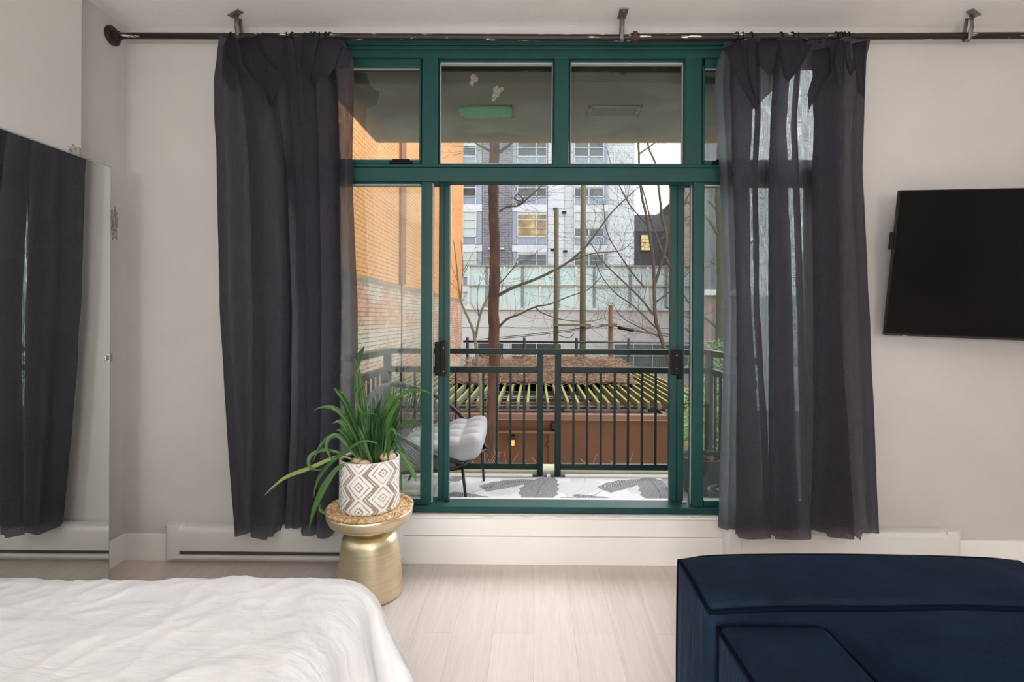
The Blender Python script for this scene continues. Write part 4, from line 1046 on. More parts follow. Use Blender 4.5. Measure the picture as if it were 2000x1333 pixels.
c = P(1071, 869, DG); mesh('wall_socket', MB().tube([(c.x, DG-.03, c.z-.02), (c.x, DG, c.z+.02)], .03, 10), M('socket_dark', (60,44,38), .7), gar)
# roof hatch edge at the right end
struct_ = None
# ---- pergola lying over the roof
t = NT('mossy_wood'); v = t.coord(); g_ = t.add('ShaderNodeNewGeometry'); nz = t.sep(g_.outputs['Normal'])[2]
mo = t.math('MULTIPLY', t.ramp(nz, [(.3, .12), (.8, 1.0)]), t.ramp(t.noise(v, 7, 4), [(.36, .45), (.56, 1.0)]))
t.base(t.mix(mo, lin((106,96,66)), lin((122,134,54)))); t.b.inputs['Roughness'].default_value = .95; t.bump(t.noise(v, 60, 4), .4, .005); m_moss = t.m
m_beam = M('grey_beam', (88,90,86), .85, var=(4, (60,60,56), .2))
zj = .27
pg = thing('pergola', 'mossy wooden pergola of slanting joists over the garage roof', 'pergola', (.3, 10, zg-.03))
us = [735+19.72*k for k in range(-4, 34)]
for i, u in enumerate(us):
    x = X(u, 7.68, 787)
    if x < -2.7 or x > 2.65: continue
    y0 = 7.66+.03*math.sin(i*2.3); mesh('joist', MB().box((x-.018, y0, zj-.10), (x+.018, 12.4, zj)), m_moss, pg)
for y in (7.9, 8.6, 9.4, 11.0, 12.3):
    mesh('beam', MB().box((-2.7, y-.045, zj-.135), (2.65, y+.045, zj-.098)), m_beam, pg)
    if y == 8.6: mesh('beam', MB().box((-2.7, y+.2, zj-.13), (2.65, y+.26, zj-.10)), M('pale_beam', (140,150,152), .7), pg)
for x in (-2.6, -1.2, .4, 1.75):
    for y in (7.9, 12.3): mesh('stub_post', MB().box((x-.04, y-.04, zg-.034), (x+.04, y+.04, zj-.13)), m_beam, pg)
# ---- dead vines heaped on the pergola
rv = random.Random(21); m = MB()
def heap_z(x, y): return zj+.035+.20*max(0, min(1, (y-9.5)/2.4))*(1-.5*max(0, (abs(x-.25)-1.5)))+.05*mnoise.noise((x*1.4, y*1.1, 0))
for k in range(2600):
    y = rv.uniform(9.4, 12.55); x = rv.uniform(-1.55, 2.0)+.1*mnoise.noise((y, 0, 0)); 
    if x > 2.0-(10.6-y)*.3 and y < 10.6: continue
    a = rv.uniform(0, 2*PI); l = rv.uniform(.1, .45); z = heap_z(x, y)+rv.uniform(-.02, .08); pts = []
    for q in range(4):
        a += rv.uniform(-.9, .9); pts.append((x, y, z)); x += l/4*math.cos(a); y += l/4*math.sin(a); z += rv.uniform(-.03, .035)
    m.tube(pts, rv.uniform(.0025, .0055), 3, cap=False)
o = mesh('dead_vines', m, M('dry_vine', (184,150,118), .95, var=(6, (128,100,76), .2)), smooth=True); tag(o, 'tangled dry brown vines heaped on the pergola', 'vines', kind='stuff')
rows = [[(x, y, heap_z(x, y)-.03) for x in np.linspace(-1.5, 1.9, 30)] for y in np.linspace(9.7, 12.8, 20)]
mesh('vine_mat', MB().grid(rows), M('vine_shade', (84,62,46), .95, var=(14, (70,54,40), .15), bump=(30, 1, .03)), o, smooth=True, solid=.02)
o2 = mesh('dry_stems', MB(), m_moss) if False else None
m = MB()
for k in range(26):
    x = rv.uniform(-.6, 1.3); 
    if k < 14: x = rv.uniform(-.55, -.25)
    p = Vector((x, 4.75+rv.uniform(0,.2), ZF-.25)); pts = [p]; a = rv.uniform(.6, 2.5)
    for q in range(4): p = p+Vector((.09*math.cos(a)*1.2, rv.uniform(-.02,.02), .09*math.sin(a))); a += rv.uniform(-.3, .3); pts.append(p)
    m.tube(pts, [.0035,.003,.0025,.002,.0015], 4)
o = mesh('dry_stems', m, M('straw_stem', (196,160,118), .9)); tag(o, 'thin dry stems growing up behind the balcony kerb', 'dry stems', kind='stuff')

# ---- chain link fence behind the garage
DFc = 13.1; fz = Z(668, DFc)
m_fc = M('fence_black', (34,36,38), .5)
fen = thing('wire_fence', 'black wire mesh fence standing behind the pergola', 'fence', (1, DFc, GZ))
fx0, fx1 = X(905, DFc, 668), X(1420, DFc, 668)
mesh('top_rail', MB().tube([(fx0, DFc, fz), (fx1, DFc, fz)], .028, 10), m_fc, fen, smooth=True)
mesh('middle_rail', MB().tube([(fx0, DFc, fz-1.25), (fx1, DFc, fz-1.25)], .022, 10), m_fc, fen, smooth=True)
for u in (913, 1024, 1126, 1228, 1330, 1418):
    x = X(u, DFc, 680); mesh('post', MB().tube([(x, DFc, GZ), (x, DFc, fz+.1)], .035, 10), m_fc, fen)
m = MB(); k = fx0
while k < fx1: m.box((k-.0022, DFc-.002, fz-2.3), (k+.0022, DFc+.002, fz)); k += .05
k = fz-2.3
while k < fz: m.box((fx0, DFc-.002, k-.002), (fx1, DFc+.002, k+.002)); k += .1
o = mesh('wire_mesh', m, M('fence_wire', (86,90,92), .5), fen)

# ---- concrete deck wall with garage doors and glass screen
DW = 28.0
deck = thing('parking_deck', 'long pale concrete deck wall with doors and windows behind the fence', 'building', (4, DW, GZ))
m_cw = M('weathered_concrete', (212,211,206), .9, var=(.5, (196,195,190), .2), bump=(10, .1, .01))
zd1 = Z(606, DW); dx0, dx1 = X(895, DW), X(1420, DW)
mesh('wall', MB().box((dx0, DW, GZ), (dx1, DW+4.5, zd1)), m_cw, deck)
mesh('coping', MB().box((dx0, DW-.12, zd1), (dx1, DW+.3, zd1+.12)), M('coping', (214,211,205), .8), deck)
mesh('joint_line', MB().box((dx0, DW-.01, Z(641, DW)), (dx1, DW, Z(640, DW))), M('joint_grey', (120,116,114), .9), deck)
def rect(u0, u1, v0, v1, D, dep): 
    return ((X(u0, D, v0), D, Z(v1, D)), (X(u1, D, v0), D+dep, Z(v0, D)))
m_dkw = M('dark_opening', (66,70,72), .8, spec=.1); m_whf = M('white_frame', (226,226,224), .5)
m_gw = M('dull_window', (104,122,114), .5, var=(.8, (60,72,68), .2)); m_yw = M('yellow_panel', (176,148,72), .6)
for u0, u1, v0, v1, mt in ((934,982,672,722,m_dkw),(999,1096,672,722,m_dkw),(1098,1140,686,722,m_yw),(1172,1196,694,722,M('blue_glass', (120,146,168), .3)),(1200,1312,672,722,m_gw),(1314,1420,674,722,m_gw)):
    w_ = mesh('opening', MB().box(*rect(u0,u1,v0,v1,DW-.06,.05)), mt, deck)
    bs = [rect(u0-1,u1+1,v0-1.4,v0,DW-.1,.06), rect(u0,u1,694,695.4,DW-.1,.06)]
    n = max(2, int((u1-u0)/36))
    for k in range(n+1): uu = u0+(u1-u0)*k/n; bs.append(rect(uu-.6,uu+.6,v0,v1,DW-.1,.06))
    if mt is not m_dkw or u1-u0 > 60: mesh('opening_frame', boxes(*bs), m_whf, w_)
# frosted glass screen on top of the deck
scr = thing('glass_screen', 'tall frosted glass privacy screen on top of the concrete deck', 'screen', (4, DW, zd1))
m_fg = M('frosted_glass', (202,222,218), .35, var=(.6, (190,212,208), .3)); m_pp = M('screen_post', (214,212,202), .5); m_dp = M('screen_mullion', (128,134,138), .5)
m_rl = M('screen_rail', (160,158,140), .6)
zs1, zsm, zs0 = Z(519.5, DW), Z(558.5, DW), Z(603, DW)
pu_ = [915+70*k for k in range(8)]
for i in range(len(pu_)-1):
    for a, b in ((pu_[i], pu_[i]+35), (pu_[i]+35, pu_[i+1])):
        for z0, z1 in ((zs0, zsm), (zsm, zs1)):
            mesh('glass_panel', MB().box((X(a, DW)+.03, DW+.02, z0+.04), (X(b, DW)-.03, DW+.05, z1-.03)), m_fg, scr)
for u in pu_:
    x = X(u, DW, 560); mesh('post', MB().box((x-.06, DW-.06, zd1+.12), (x+.06, DW+.02, zs1)), m_pp, scr); mesh('post_foot', MB().box((x-.14, DW-.1, zd1+.12), (x+.14, DW+.02, zd1+.26)), m_pp, scr)
    if u < pu_[-1]: x = X(u+35.5, DW, 560); mesh('mullion', MB().box((x-.07, DW-.02, zs0), (x+.07, DW+.06, zs1)), m_dp, scr)
for z in (zs1, zsm, zs0): mesh('rail', MB().box((X(903, DW), DW-.08, z-.04), (X(1406, DW), DW+.06, z+.04)), m_rl, scr)

# ---- white apartment block
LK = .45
DA = 33.0
ap = thing('apartment_building', 'white and grey panelled apartment block with a dark brick strip', 'building', (2, DA, GZ))
t = NT('white_panels'); v = t.coord(); x, y, z = t.sep(v)
ln = t.math('ABSOLUTE', t.math('SUBTRACT', t.math('FRACT', t.math('DIVIDE', z, .5)), .5))
t.base(t.mix(t.ramp(ln, [(.462, 0.0), (.478, 1.0)]), t.ramp(t.noise(v, .6, 3), [(.3, (226,229,231)), (.7, (236,238,239))]), lin((168,172,174)))); t.b.inputs['Roughness'].default_value = .7; m_pan = t.m
t = NT('grey_brick'); v = t.coord(); x, y, z = t.sep(v); br = t.add('ShaderNodeTexBrick'); t.link(t.comb(x, z, 0.0), br.inputs['Vector']); br.inputs['Scale'].default_value = 1
br.inputs['Brick Width'].default_value = .42; br.inputs['Row Height'].default_value = .11; br.inputs['Mortar Size'].default_value = .014
br.inputs['Color1'].default_value = lin((96,94,104)); br.inputs['Color2'].default_value = lin((122,120,130)); br.inputs['Mortar'].default_value = lin((170,168,172)); t.base(br.outputs['Color']); m_gbr = t.m
m_wh = M('white_band', (232,234,236), .6); m_bl = M('blue_grey_panel', (166,176,188), .55); m_ltg = M('light_grey_panel', (212,216,218), .7)
ax0_, ax1_ = X(880, DA), X(1238, DA); zt_ = 22
mesh('wall', MB().box((ax0_, DA, GZ), (ax1_, DA+10, zt_)), m_pan, ap)
mesh('brick_strip', MB().box((X(942, DA), DA-.12, GZ), (X(1000, DA), DA, zt_)), m_gbr, ap)
mesh('white_pier', MB().box((X(1069, DA), DA-.12, GZ), (X(1100, DA), DA, zt_)), m_pan, ap)
mesh('white_pier', MB().box((X(1190, DA), DA-.05, GZ), (X(1239, DA), DA, zt_)), m_ltg, ap) if False else None
m_blind = M('green_white_blind', (214,226,216), .4); m_dg = M('dark_pane', (96,104,106), .15, var=(.8, (56,62,64), .15)); m_spg = M('spandrel_glass', (158,172,188), .3)
lit = NT('lit_room'); lv = lit.coord(); cc = lit.ramp(lit.noise(lv, 1.6, 3), [(.35, (96,78,50)), (.6, (176,140,74)), (.75, (226,196,120))]); lit.base(cc); lit.link(cc, lit.b.inputs['Emission Color']); lit.b.inputs['Emission Strength'].default_value = .25; lit.b.inputs['Roughness'].default_value = .2
cols_ = [(905,929,(931,941),0),(1012,1067,(1001,1009),1),(1123,1178,(1179,1187),2)]
for r_, vt in enumerate((178.5, 257.0, 335.5, 414.2, 492.8)):
    for u0, u1, sp, ci in cols_:
        vb = vt+48; vs_ = vb+15
        w_ = mesh('window', MB().box(*rect(u0-1.5,u1+1.5,vt-1,vs_+1,DA-.1,.1)), m_wh, ap)
        kind_ = lit.m if (ci == 1 and r_ == 3) else m_dg
        g = mesh('pane', MB().box(*rect(u0,u1,vt,vb,DA-.13,.04)), kind_, w_)
        bl = {(0,3): .98, (0,2): .0, (0,4): .99, (2,3): .7, (2,2): .62, (1,3): .12, (1,2): .0, (1,4): .1, (0,1): .6, (1,1): .2, (2,1): .1, (2,4): .1}.get((ci, r_), .3)
        if bl > 0: mesh('blind', MB().box(*rect(u0,u1,vt,vt+(vb-vt)*bl,DA-.15,.03)), m_blind, w_)
        bs = [rect(u0-1.5,u1+1.5,vt-1.2,vt+.4,DA-.2,.1), rect(u0-1.5,u1+1.5,vb-.5,vb+1.2,DA-.2,.1), rect(u0-1.5,u0,vt,vs_,DA-.2,.1), rect(u1,u1+1.5,vt,vs_,DA-.2,.1), rect(u0,u1,vt+15,vt+16.2,DA-.2,.08), rect(u0,u1,vt+31,vt+32.2,DA-.2,.08)]
        if ci: um = u0+(u1-u0)*(.64 if ci == 1 else .5); bs.append(rect(um-.9,um+.9,vt,vs_,DA-.2,.1))
        mesh('muntin', boxes(*bs), m_wh, w_)
        mesh('spandrel', MB().box(*rect(u0,u1,vb+1.2,vs_,DA-.14,.05)), m_spg, w_)
        mesh('side_panel', MB().box(*rect(sp[0],sp[1],vt,vs_,DA-.12,.1)), m_bl, ap)
    mesh('floor_band', MB().box(*rect(904,941.5,vt+64,vt+78,DA-.15,.15)), m_wh, ap); mesh('floor_band', MB().box(*rect(1000.5,1069,vt+64,vt+78,DA-.15,.15)), m_wh, ap); mesh('floor_band', MB().box(*rect(1121,1188,vt+64,vt+78,DA-.1,.1)), m_wh, ap)
for u, v in ((1085,408),(1102,415),(1104,491),(980,486),(957,486),(1080,488)):
    c = P(u, v, DA-.25); mesh('wall_light', MB().box((c.x-.13, DA-.3, c.z-.06), (c.x+.13, DA-.1, c.z+.06)), m_wh if v == 486 else m_black, ap)
# ---- dark house and brown building at the right
LK = .7
DH = 37.0
hs = thing('dark_house', 'dark slate house with one lit window, right of the apartment block', 'house', (X(1280, DH), DH, GZ))
m_sl = M('slate_cladding', (92,92,100), .8, var=(.6, (76,76,84), .3))
poly = [(X(u, DH, v), Z(v, DH)) for u, v in ((1239,900),(1239,419),(1286,419),(1312,392),(1326,381),(1326,900))]
poly = [(a, max(b, GZ)) for a, b in poly]
mesh('wall', MB().prism(poly, 1, DH, DH+6), m_sl, hs)
mesh('roof_face', MB().prism([(X(1240, DH), Z(452, DH)), (X(1240, DH), Z(420, DH)), (X(1312, DH), Z(420, DH)), (X(1312, DH), Z(452, DH))], 1, DH-.05, DH), M('roof_slate', (112,112,116), .8), hs)
lw = NT('lit_window'); lw.base(lin((232,212,150))); lw.b.inputs['Emission Color'].default_value = lin((240,214,140)); lw.b.inputs['Emission Strength'].default_value = .35
w_ = mesh('window', MB().box(*rect(1251,1273,457,490,DH-.15,.1)), M('window_surround', (112,92,60), .6), hs); mesh('pane', MB().box(*rect(1253,1271,459,488,DH-.18,.05)), lw.m, w_); mesh('glazing_bar', MB().box(*rect(1253,1271,473,474.5,DH-.2,.05)), M('bar_brown', (90,80,60), .6), w_)
DB = 33.5
bbd = thing('brown_brick_building', 'tall red brown brick building seen between the right door stiles', 'building', (X(1345, DB), DB, GZ))
t = NT('brown_brick'); v = t.coord(); x, y, z = t.sep(v); br = t.add('ShaderNodeTexBrick'); t.link(t.comb(x, z, 0.0), br.inputs['Vector']); br.inputs['Scale'].default_value = 1
br.inputs['Brick Width'].default_value = .3; br.inputs['Row Height'].default_value = .1; br.inputs['Mortar Size'].default_value = .012
br.inputs['Color1'].default_value = lin((126,92,84)); br.inputs['Color2'].default_value = lin((108,78,72)); br.inputs['Mortar'].default_value = lin((138,118,110)); t.base(br.outputs['Color'])
mesh('wall', MB().prism([(X(1329,DB),DB),(X(1378,DB),DB),(X(1378,DB)+3,DB+5),(X(1329,DB)*(DB+5)/DB+.2,DB+5)], 2, GZ, Z(296, DB)), t.m, bbd)
mesh('parapet', MB().prism([(X(1327,DB),DB-.1),(X(1379,DB),DB-.1),(X(1379,DB)+3,DB+5),(X(1328,DB)*(DB+5)/DB+.1,DB+5)], 2, Z(296, DB), Z(290, DB)), M('parapet_brown', (120,92,84), .8), bbd)
DQ = 21.0
gb = thing('grey_building', 'weathered grey building with a pale cornice seen through the right pane', 'building', (X(1500, DQ), DQ, GZ))
mesh('wall', MB().prism([(X(1374,DQ),DQ),(X(1442,DQ),DQ),(X(1442,DQ)*(DQ+6)/DQ-.2,DQ+6),(X(1374,DQ)*(DQ+6)/DQ+.2,DQ+6)], 2, Z(575, DQ), Z(190, DQ)), M('grey_render', (112,114,116), .85, var=(.7, (88,90,94), .2)), gb)
mesh('cornice', MB().box((X(1373, DQ), DQ-.25, Z(576, DQ)), (X(1446, DQ), DQ, Z(565, DQ))), M('cornice', (206,204,200), .7), gb)
mesh('lower_wall', MB().prism([(X(1374,DQ),DQ),(X(1450,DQ),DQ),(X(1450,DQ)*(DQ+6)/DQ-.2,DQ+6),(X(1374,DQ)*(DQ+6)/DQ+.2,DQ+6)], 2, GZ, Z(575, DQ)), M('pinkish_brick', (142,112,106), .85, var=(1.2, (118,100,98), .2)), gb)
LK = 1.0
mesh('added_backing', MB().box((X(1452, DQ), DQ+.2, GZ), (X(1950, DQ), DQ+1, Z(575, DQ))), M('sheer_brightener', (240,240,238), .8), gb)  # added bright surface behind the right curtain, makes its sheer strips glow
LK = .7
bp_ = thing('board_fence', 'tan timber boards behind the wire fence, right of the pergola', 'fence', (X(1360, 13.6), 13.6, GZ))
for k in range(9):
    x = X(1334, 13.6)+k*.145; mesh('board', MB().box((x, 13.55, GZ), (x+.138, 13.58, -.2)), M('tan_board', (176,128,84), .8, var=(2, (156,110,70), .2)) if k == 0 else bpy.data.materials['tan_board'], bp_)

# ---- utility poles and wires
DU = 16.0
m_pole = M('grey_green_pole', (88,80,62), .9, var=(3, (82,78,52), .2), stretch=(3,3,.4), bump=(20, .3, .01)); m_pole2 = M('brown_pole', (116,82,54), .9, var=(3, (90,64,42), .2), stretch=(3,3,.4))
m_arm = M('mossy_arm', (104,98,68), .9)
for u, v0, w_, mt, lb in ((1087,408,9,m_pole,'thin mossy utility pole, left of the taller grey pole'),(1139.5,346,11,m_pole,'tall grey wooden utility pole standing in the middle of the view'),(1193,597,9.5,m_pole2,'short brown wooden utility pole, right of the tall grey pole')):
    a = P(u, v0, DU); r = w_/2*DU/F
    o = thing('utility_pole', lb, 'utility pole', (a.x, DU, GZ)); mesh('shaft', MB().tube([(a.x, DU, GZ), a], [r*1.15, r], 14), mt, o, smooth=True)
    if u == 1139.5: mesh('cross_arm', MB().box((X(1080, DU), DU-.19, Z(637.5, DU)), (X(1153, DU), DU-.09, Z(632.5, DU))), m_arm, o)
    if u == 1193:
        mesh('cross_arm', MB().box((X(1172, DU), DU-.17, Z(637.5, DU)), (X(1203, DU), DU-.08, Z(633, DU))), m_arm, o)
        mesh('insulator', MB().tube([P(1205,635,DU-.12), P(1197,635,DU-.12)], .05, 8), m_black, o)
m_wire = M('black_wire', (24,24,26), .5)
wires = [[(936,663),(1010,656),(1080,648),(1140,641),(1172,636)],[(930,668),(1000,660),(1080,651),(1150,642),(1190,636)],[(1200,636),(1222,641),(1270,650),(1330,655)],[(1200,637),(1235,646),(1290,655),(1330,664)],[(1090,655),(1110,660),(1120,652),(1100,648)]]
for i, w_ in enumerate(wires):
    o = mesh('cable', MB().tube(catmull([P(a, b, DU-.15-.02*i) for a, b in w_], 6), .011, 5), m_wire, smooth=True)
    tag(o, ('black overhead cable running to the left, the upper one','black overhead cable running to the left, the lower one','black cable running right from the short pole, the upper one','black cable running right from the short pole, the lower one','short looped cable hanging below the cross arm')[i], 'cable', 'overhead cables')
o = mesh('cable_splice', MB().tube([P(1207,640,DU-.2), P(1238,646,DU-.2)], .05, 10), m_black, smooth=True); tag(o, 'thick black splice case on the cable right of the short pole', 'cable splice')
# ---- trees
m_bark = M('red_bark', (88,52,31), .95, var=(5, (50,32,22), .12), stretch=(2.4,2.4,.6), bump=(22, 1.0, .03))
m_br = M('dark_branch', (58,50,42), .9, var=(4, (80,76,50), .2)); m_br2 = M('olive_branch', (80,64,48), .9, var=(4, (58,46,36), .2))
m_mossb = M('mossy_bark', (78,76,60), .9, var=(3, (86,92,58), .15), stretch=(2,2,.6), bump=(30, .7, .01))
def sprout(m, pts, n, l, r, rng, lvl=1, up=.25, yy=.5):
    """random side twigs along a polyline"""
    for k in range(n):
        i = rng.randrange(1, len(pts)); p = Vector(pts[i]); d = (Vector(pts[i])-Vector(pts[i-1])).normalized()
        a = rng.choice((-1, 1))*rng.uniform(.4, 1.2); q = Vector((d.x*math.cos(a)-d.z*math.sin(a), rng.uniform(-yy, yy), d.x*math.sin(a)+d.z*math.cos(a)+up)).normalized()
        ln_ = l*rng.uniform(.4, 1.1); tp = [p]
        for s in range(5):
            p = p+q*(ln_/5); q = (q+Vector((rng.uniform(-.25,.25), rng.uniform(-.2,.2), rng.uniform(-.1,.3)))).normalized(); tp.append(p)
        m.tube(tp, [r*(1-.16*s) for s in range(6)], 4, cap=False)
        if lvl > 0: sprout(m, tp, 3, ln_*.55, r*.62, rng, lvl-1, up, yy)
def tree(name, label, stems, brs, loc, D, mt, mb_, tw, seed):
    th = thing(name, label, 'tree', loc); rng = random.Random(seed); tm = MB()
    for i, (pts, r0, r1) in enumerate(stems):
        q = catmull([P(a, b, D if len(c) == 0 else c[0]) for a, b, *c in pts], 8); n = len(q)
        q = [Vector(p)+Vector((.15*r0*mnoise.noise((k*.5, seed, i)), 0, 0)) for k, p in enumerate(q)]
        mesh('trunk', MB().tube(q, [(r0+(r1-r0)*k/(n-1))*(1+.12*mnoise.noise((k*.7, seed, 3+i))) for k in range(n)], 12), mt, th, smooth=True)
        if tw[0]: sprout(tm, q[n//5:], tw[0], tw[2], tw[3], rng, 1)
    for pts, r0, r1 in brs:
        q = catmull([P(a, b, (c[0] if c else D)) for a, b, *c in pts], 6); n = len(q)
        mesh('branch', MB().tube(q, [r0+(r1-r0)*k/(n-1) for k in range(n)], 8), mb_, th, smooth=True)
        if tw[1]: sprout(tm, q, tw[1], tw[2], tw[3], rng, 1)
    if tm.v: o = mesh('twigs', tm, mb_, th); o['kind'] = 'stuff'
    return th
T1 = 6.4
tree('tree', 'straight red brown tree trunk rising just beyond the railing', [([(960,1150),(962,1000),(963,905),(962,800),(966,700),(964,600),(967,500),(964,400),(966,282),(968,170),(966,60)], .075, .058)],
     [([(972,578),(1000,563),(1040,548),(1075,532),(1110,512),(1142,484),(1165,455),(1195,415),(1240,372),(1275,340)], .021, .005), ([(974,640),(990,624),(1015,614),(1045,600),(1075,594),(1110,580),(1150,565),(1175,540)], .016, .004),
      ([(975,414),(990,404),(1012,402),(1028,390),(1050,370),(1068,352),(1095,320)], .015, .005), ([(972,300),(985,290),(998,280),(1010,262)], .022, .014), ([(958,296),(945,288),(930,280),(915,262)], .014, .008),
      ([(970,560),(985,545),(1005,520),(1012,505)], .009, .004), ([(1110,512),(1160,495),(1210,490),(1240,470)], .009, .003), ([(1020,395),(1005,388),(1012,380),(1022,392),(1010,402)], .010, .005), ([(1045,600),(1060,612),(1100,625),(1150,628),(1180,622)], .009, .003)],
     (P(960,1150,T1).x, T1, GZ), T1, m_bark, m_br, (2, 14, .85, .0028), 4)
T2 = 7.3
tree('tree', 'bare many stemmed tree with fine twigs in front of the dark house', [([(1325,1000),(1318,760),(1298,682),(1281,625),(1278,572),(1276,514),(1264,430),(1252,372),(1247,285),(1244,180)], .032, .014), ([(1278,560),(1290,520),(1302,470),(1293,425),(1288,380),(1280,320),(1266,284),(1256,200)], .022, .012), ([(1308,700),(1316,600),(1308,525),(1292,488),(1270,425),(1256,372),(1240,330)], .019, .008)],
     [([(1276,615),(1252,584),(1215,548),(1180,514),(1150,470)], .016, .005), ([(1259,562),(1228,524),(1187,457),(1178,390)], .013, .004), ([(1280,640),(1240,600),(1205,575),(1175,540),(1160,500)], .012, .004), ([(1290,470),(1320,440),(1350,420)], .014, .006), ([(1265,440),(1230,400),(1200,340),(1185,290)], .012, .004), ([(1282,590),(1320,560),(1350,530),(1390,520)], .012, .005), ([(1250,300),(1290,270),(1330,230)], .012, .005),
      ([(1290,660),(1250,640),(1215,620),(1195,590)], .010, .003), ([(1300,600),(1345,620),(1390,610)], .014, .006), ([(1310,480),(1350,370),(1390,330)], .012, .005)],
     (P(1325,1000,T2).x, T2, GZ), T2, m_br2, m_br2, (24, 16, .95, .0026), 9)
T3 = 9.5
tree('tree', 'thick mossy tree trunk beyond the right pane, beside the curtain', [([(1409,1000),(1410,800),(1411,680),(1413,560),(1412,450),(1409,380),(1413,280),(1418,150)], .135, .10)],
     [([(1408,470),(1392,440),(1370,415),(1345,396),(1320,380)], .04, .018), ([(1410,650),(1390,630),(1365,612),(1345,590),(1325,560)], .034, .014), ([(1408,520),(1385,512),(1350,508)], .012, .006), ([(1410,430),(1395,405),(1380,390)], .02, .01), ([(1412,700),(1385,690),(1360,670),(1340,640)], .03, .014), ([(1413,560),(1440,520),(1470,470)], .03, .012)],
     (P(1409,1000,T3).x, T3, GZ), T3, m_mossb, m_mossb, (2, 4, .9, .006), 12)
T4 = 7.1
tree('tree', 'slender forked sapling in front of the brick wall corner', [([(944,905),(940,780),(934,720),(929,672),(922,640),(908,608),(898,580),(892,520),(886,470)], .03, .006), ([(929,660),(937,620),(948,590),(958,570),(968,540)], .018, .006)],
     [([(900,585),(904,520),(900,470)], .006, .003), ([(936,625),(932,580),(938,540)], .006, .003), ([(934,720),(920,700),(912,690)], .006, .003)],
     (P(944,905,T4).x, T4, GZ), T4, M('pale_olive_bark', (104,98,74), .9), m_br, (3, 3, .5, .004), 15)
# ---- shrubs
m_sh = M('shrub_leaf', (104,140,64), .6, var=(8, (134,166,84), .2)); m_sh2 = M('shrub_leaf_dark', (74,104,56), .6, var=(8, (100,128,70), .2))
def shrub(label, u, v, D, rx, rz, n, mt, seed, low=GZ):
    rng = random.Random(seed); c = P(u, v, D); th = thing('shrub', label, 'shrub', (c.x, D, GZ)); m = MB(); st = MB()
    for k in range(n):
        a, b = rng.uniform(0, 2*PI), rng.uniform(-1, 1); rr = rng.random()**.4
        p = Vector((c.x+rx*rr*math.cos(a)*math.sqrt(1-b*b), D+rx*rr*math.sin(a)*math.sqrt(1-b*b), c.z+rz*rr*b)); s = rng.uniform(.025, .05)
        d1_ = Vector((rng.uniform(-1,1), rng.uniform(-1,1), rng.uniform(-.6,.8))).normalized(); d2_ = d1_.orthogonal().normalized()
        i = len(m.v); m.v += [tuple(p-d1_*s), tuple(p+d2_*s*.45), tuple(p+d1_*s), tuple(p-d2_*s*.45)]; m.f.append((i,i+1,i+2,i+3))
    for k in range(9):
        a = rng.uniform(0, 2*PI); st.tube([(c.x, D, GZ), (c.x+rx*.3*math.cos(a), D+rx*.3*math.sin(a), c.z-rz*.3), (c.x+rx*.8*math.cos(a), D+rx*.8*math.sin(a), c.z+rz*.7)], [.018,.01,.004], 5)
    mesh('foliage', m, mt, th); mesh('stems', st, m_br, th)
shrub('bright leafy shrub behind the railing, low beside the right curtain', 1388, 815, 6.2, .42, .5, 900, m_sh, 1)
shrub('darker green shrub seen between the side rails at the right', 1402, 715, 8.2, .5, .42, 800, m_sh2, 2)
shrub('small green shrub peeping beside the right door stile', 1349, 835, 7.0, .14, .26, 220, m_sh, 3)
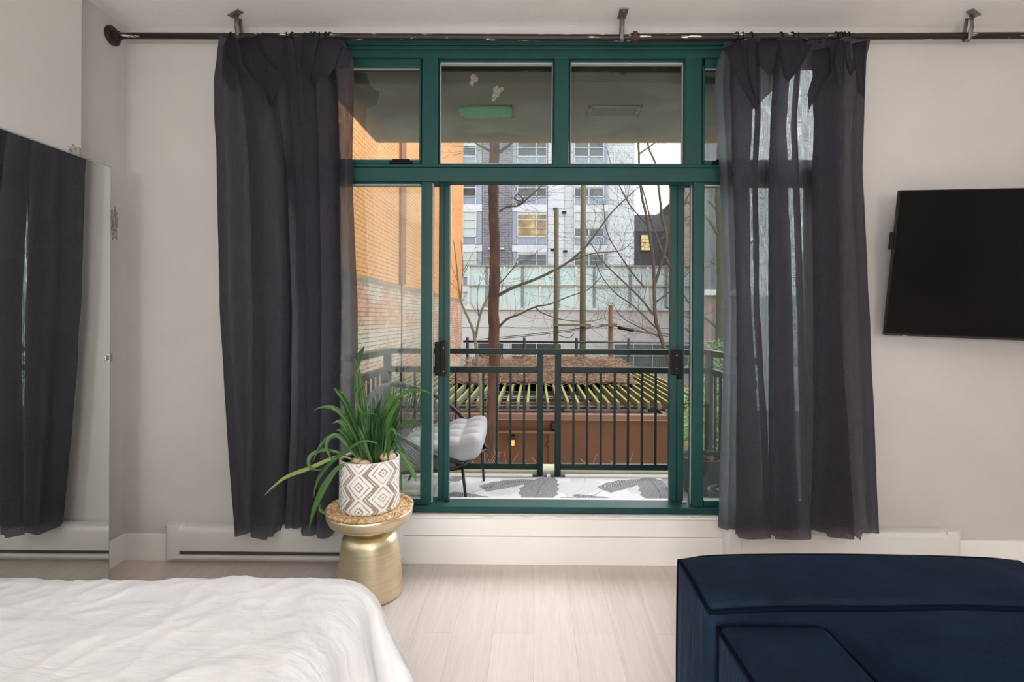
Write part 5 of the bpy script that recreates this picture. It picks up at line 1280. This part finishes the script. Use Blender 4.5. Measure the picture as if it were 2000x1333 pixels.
# ================================================================== LIGHT
wd = bpy.data.worlds.new('overcast_sky'); SC.world = wd; wd.use_nodes = True
nt = wd.node_tree; bg = nt.nodes['Background']
tc = nt.nodes.new('ShaderNodeTexCoord'); sp = nt.nodes.new('ShaderNodeSeparateXYZ'); nt.links.new(tc.outputs['Generated'], sp.inputs[0])
rp = nt.nodes.new('ShaderNodeValToRGB'); nt.links.new(sp.outputs['Z'], rp.inputs['Fac'])
rp.color_ramp.elements[0].position = 0.0; rp.color_ramp.elements[0].color = (.95,.97,1.0,1); rp.color_ramp.elements[1].position = .6; rp.color_ramp.elements[1].color = (.86,.92,1.0,1)
nt.links.new(rp.outputs['Color'], bg.inputs['Color']); bg.inputs['Strength'].default_value = SKY
sun = bpy.data.lights.new('sun', 'SUN'); so = bpy.data.objects.new('sun', sun); COL.objects.link(so); sun.energy = SUN; sun.angle = math.radians(50); sun.color = (1,.97,.93)
so.rotation_euler = Vector((.45, .75, .85)).to_track_quat('Z', 'Y').to_euler()
def area(name, loc, to, sx, sy, p, col):
    l = bpy.data.lights.new(name, 'AREA'); o = bpy.data.objects.new(name, l); COL.objects.link(o); l.shape = 'RECTANGLE'; l.size = sx; l.size_y = sy; l.energy = p; l.color = col
    o.location = loc; o.rotation_euler = (Vector(loc)-Vector(to)).to_track_quat('Z', 'Y').to_euler(); return o
area('ceiling_lamp', (.4, -1.6, CH-.05), (.4, .6, 0), 3.0, 2.0, LAMP, (1,.985,.97))
def bulb(name, loc, r, p, col):
    l = bpy.data.lights.new(name, 'POINT'); o = bpy.data.objects.new(name, l); COL.objects.link(o); l.energy = p; l.shadow_soft_size = r; l.color = col; o.location = loc
bulb('low_fill', (.0, .1, .55), .22, LAMP2*.3, (1,.985,.965)); bulb('pendant_lamp', (-.75, -2.2, 1.7), .3, LAMP2, (1,.985,.97)); bulb('pendant_lamp', (1.15, -2.2, 1.7), .3, LAMP2, (1,.985,.97))  # the low one is an added fill for the ceiling and lower wall
SC.view_settings.view_transform = 'Standard'; SC.view_settings.look = 'None'; SC.view_settings.gamma = 1.0; SC.view_settings.exposure = EXPO
SC.view_settings.use_curve_mapping = False
cy = SC.cycles
cy.max_bounces = 10; cy.diffuse_bounces = 5; cy.glossy_bounces = 5; cy.transparent_max_bounces = 24; cy.transmission_bounces = 6; cy.caustics_reflective = False; cy.caustics_refractive = False
cy.sample_clamp_indirect = 6; cy.use_denoising = True
try: cy.denoiser = 'OPENIMAGEDENOISE'; cy.denoising_input_passes = 'RGB_ALBEDO_NORMAL'
except Exception: pass
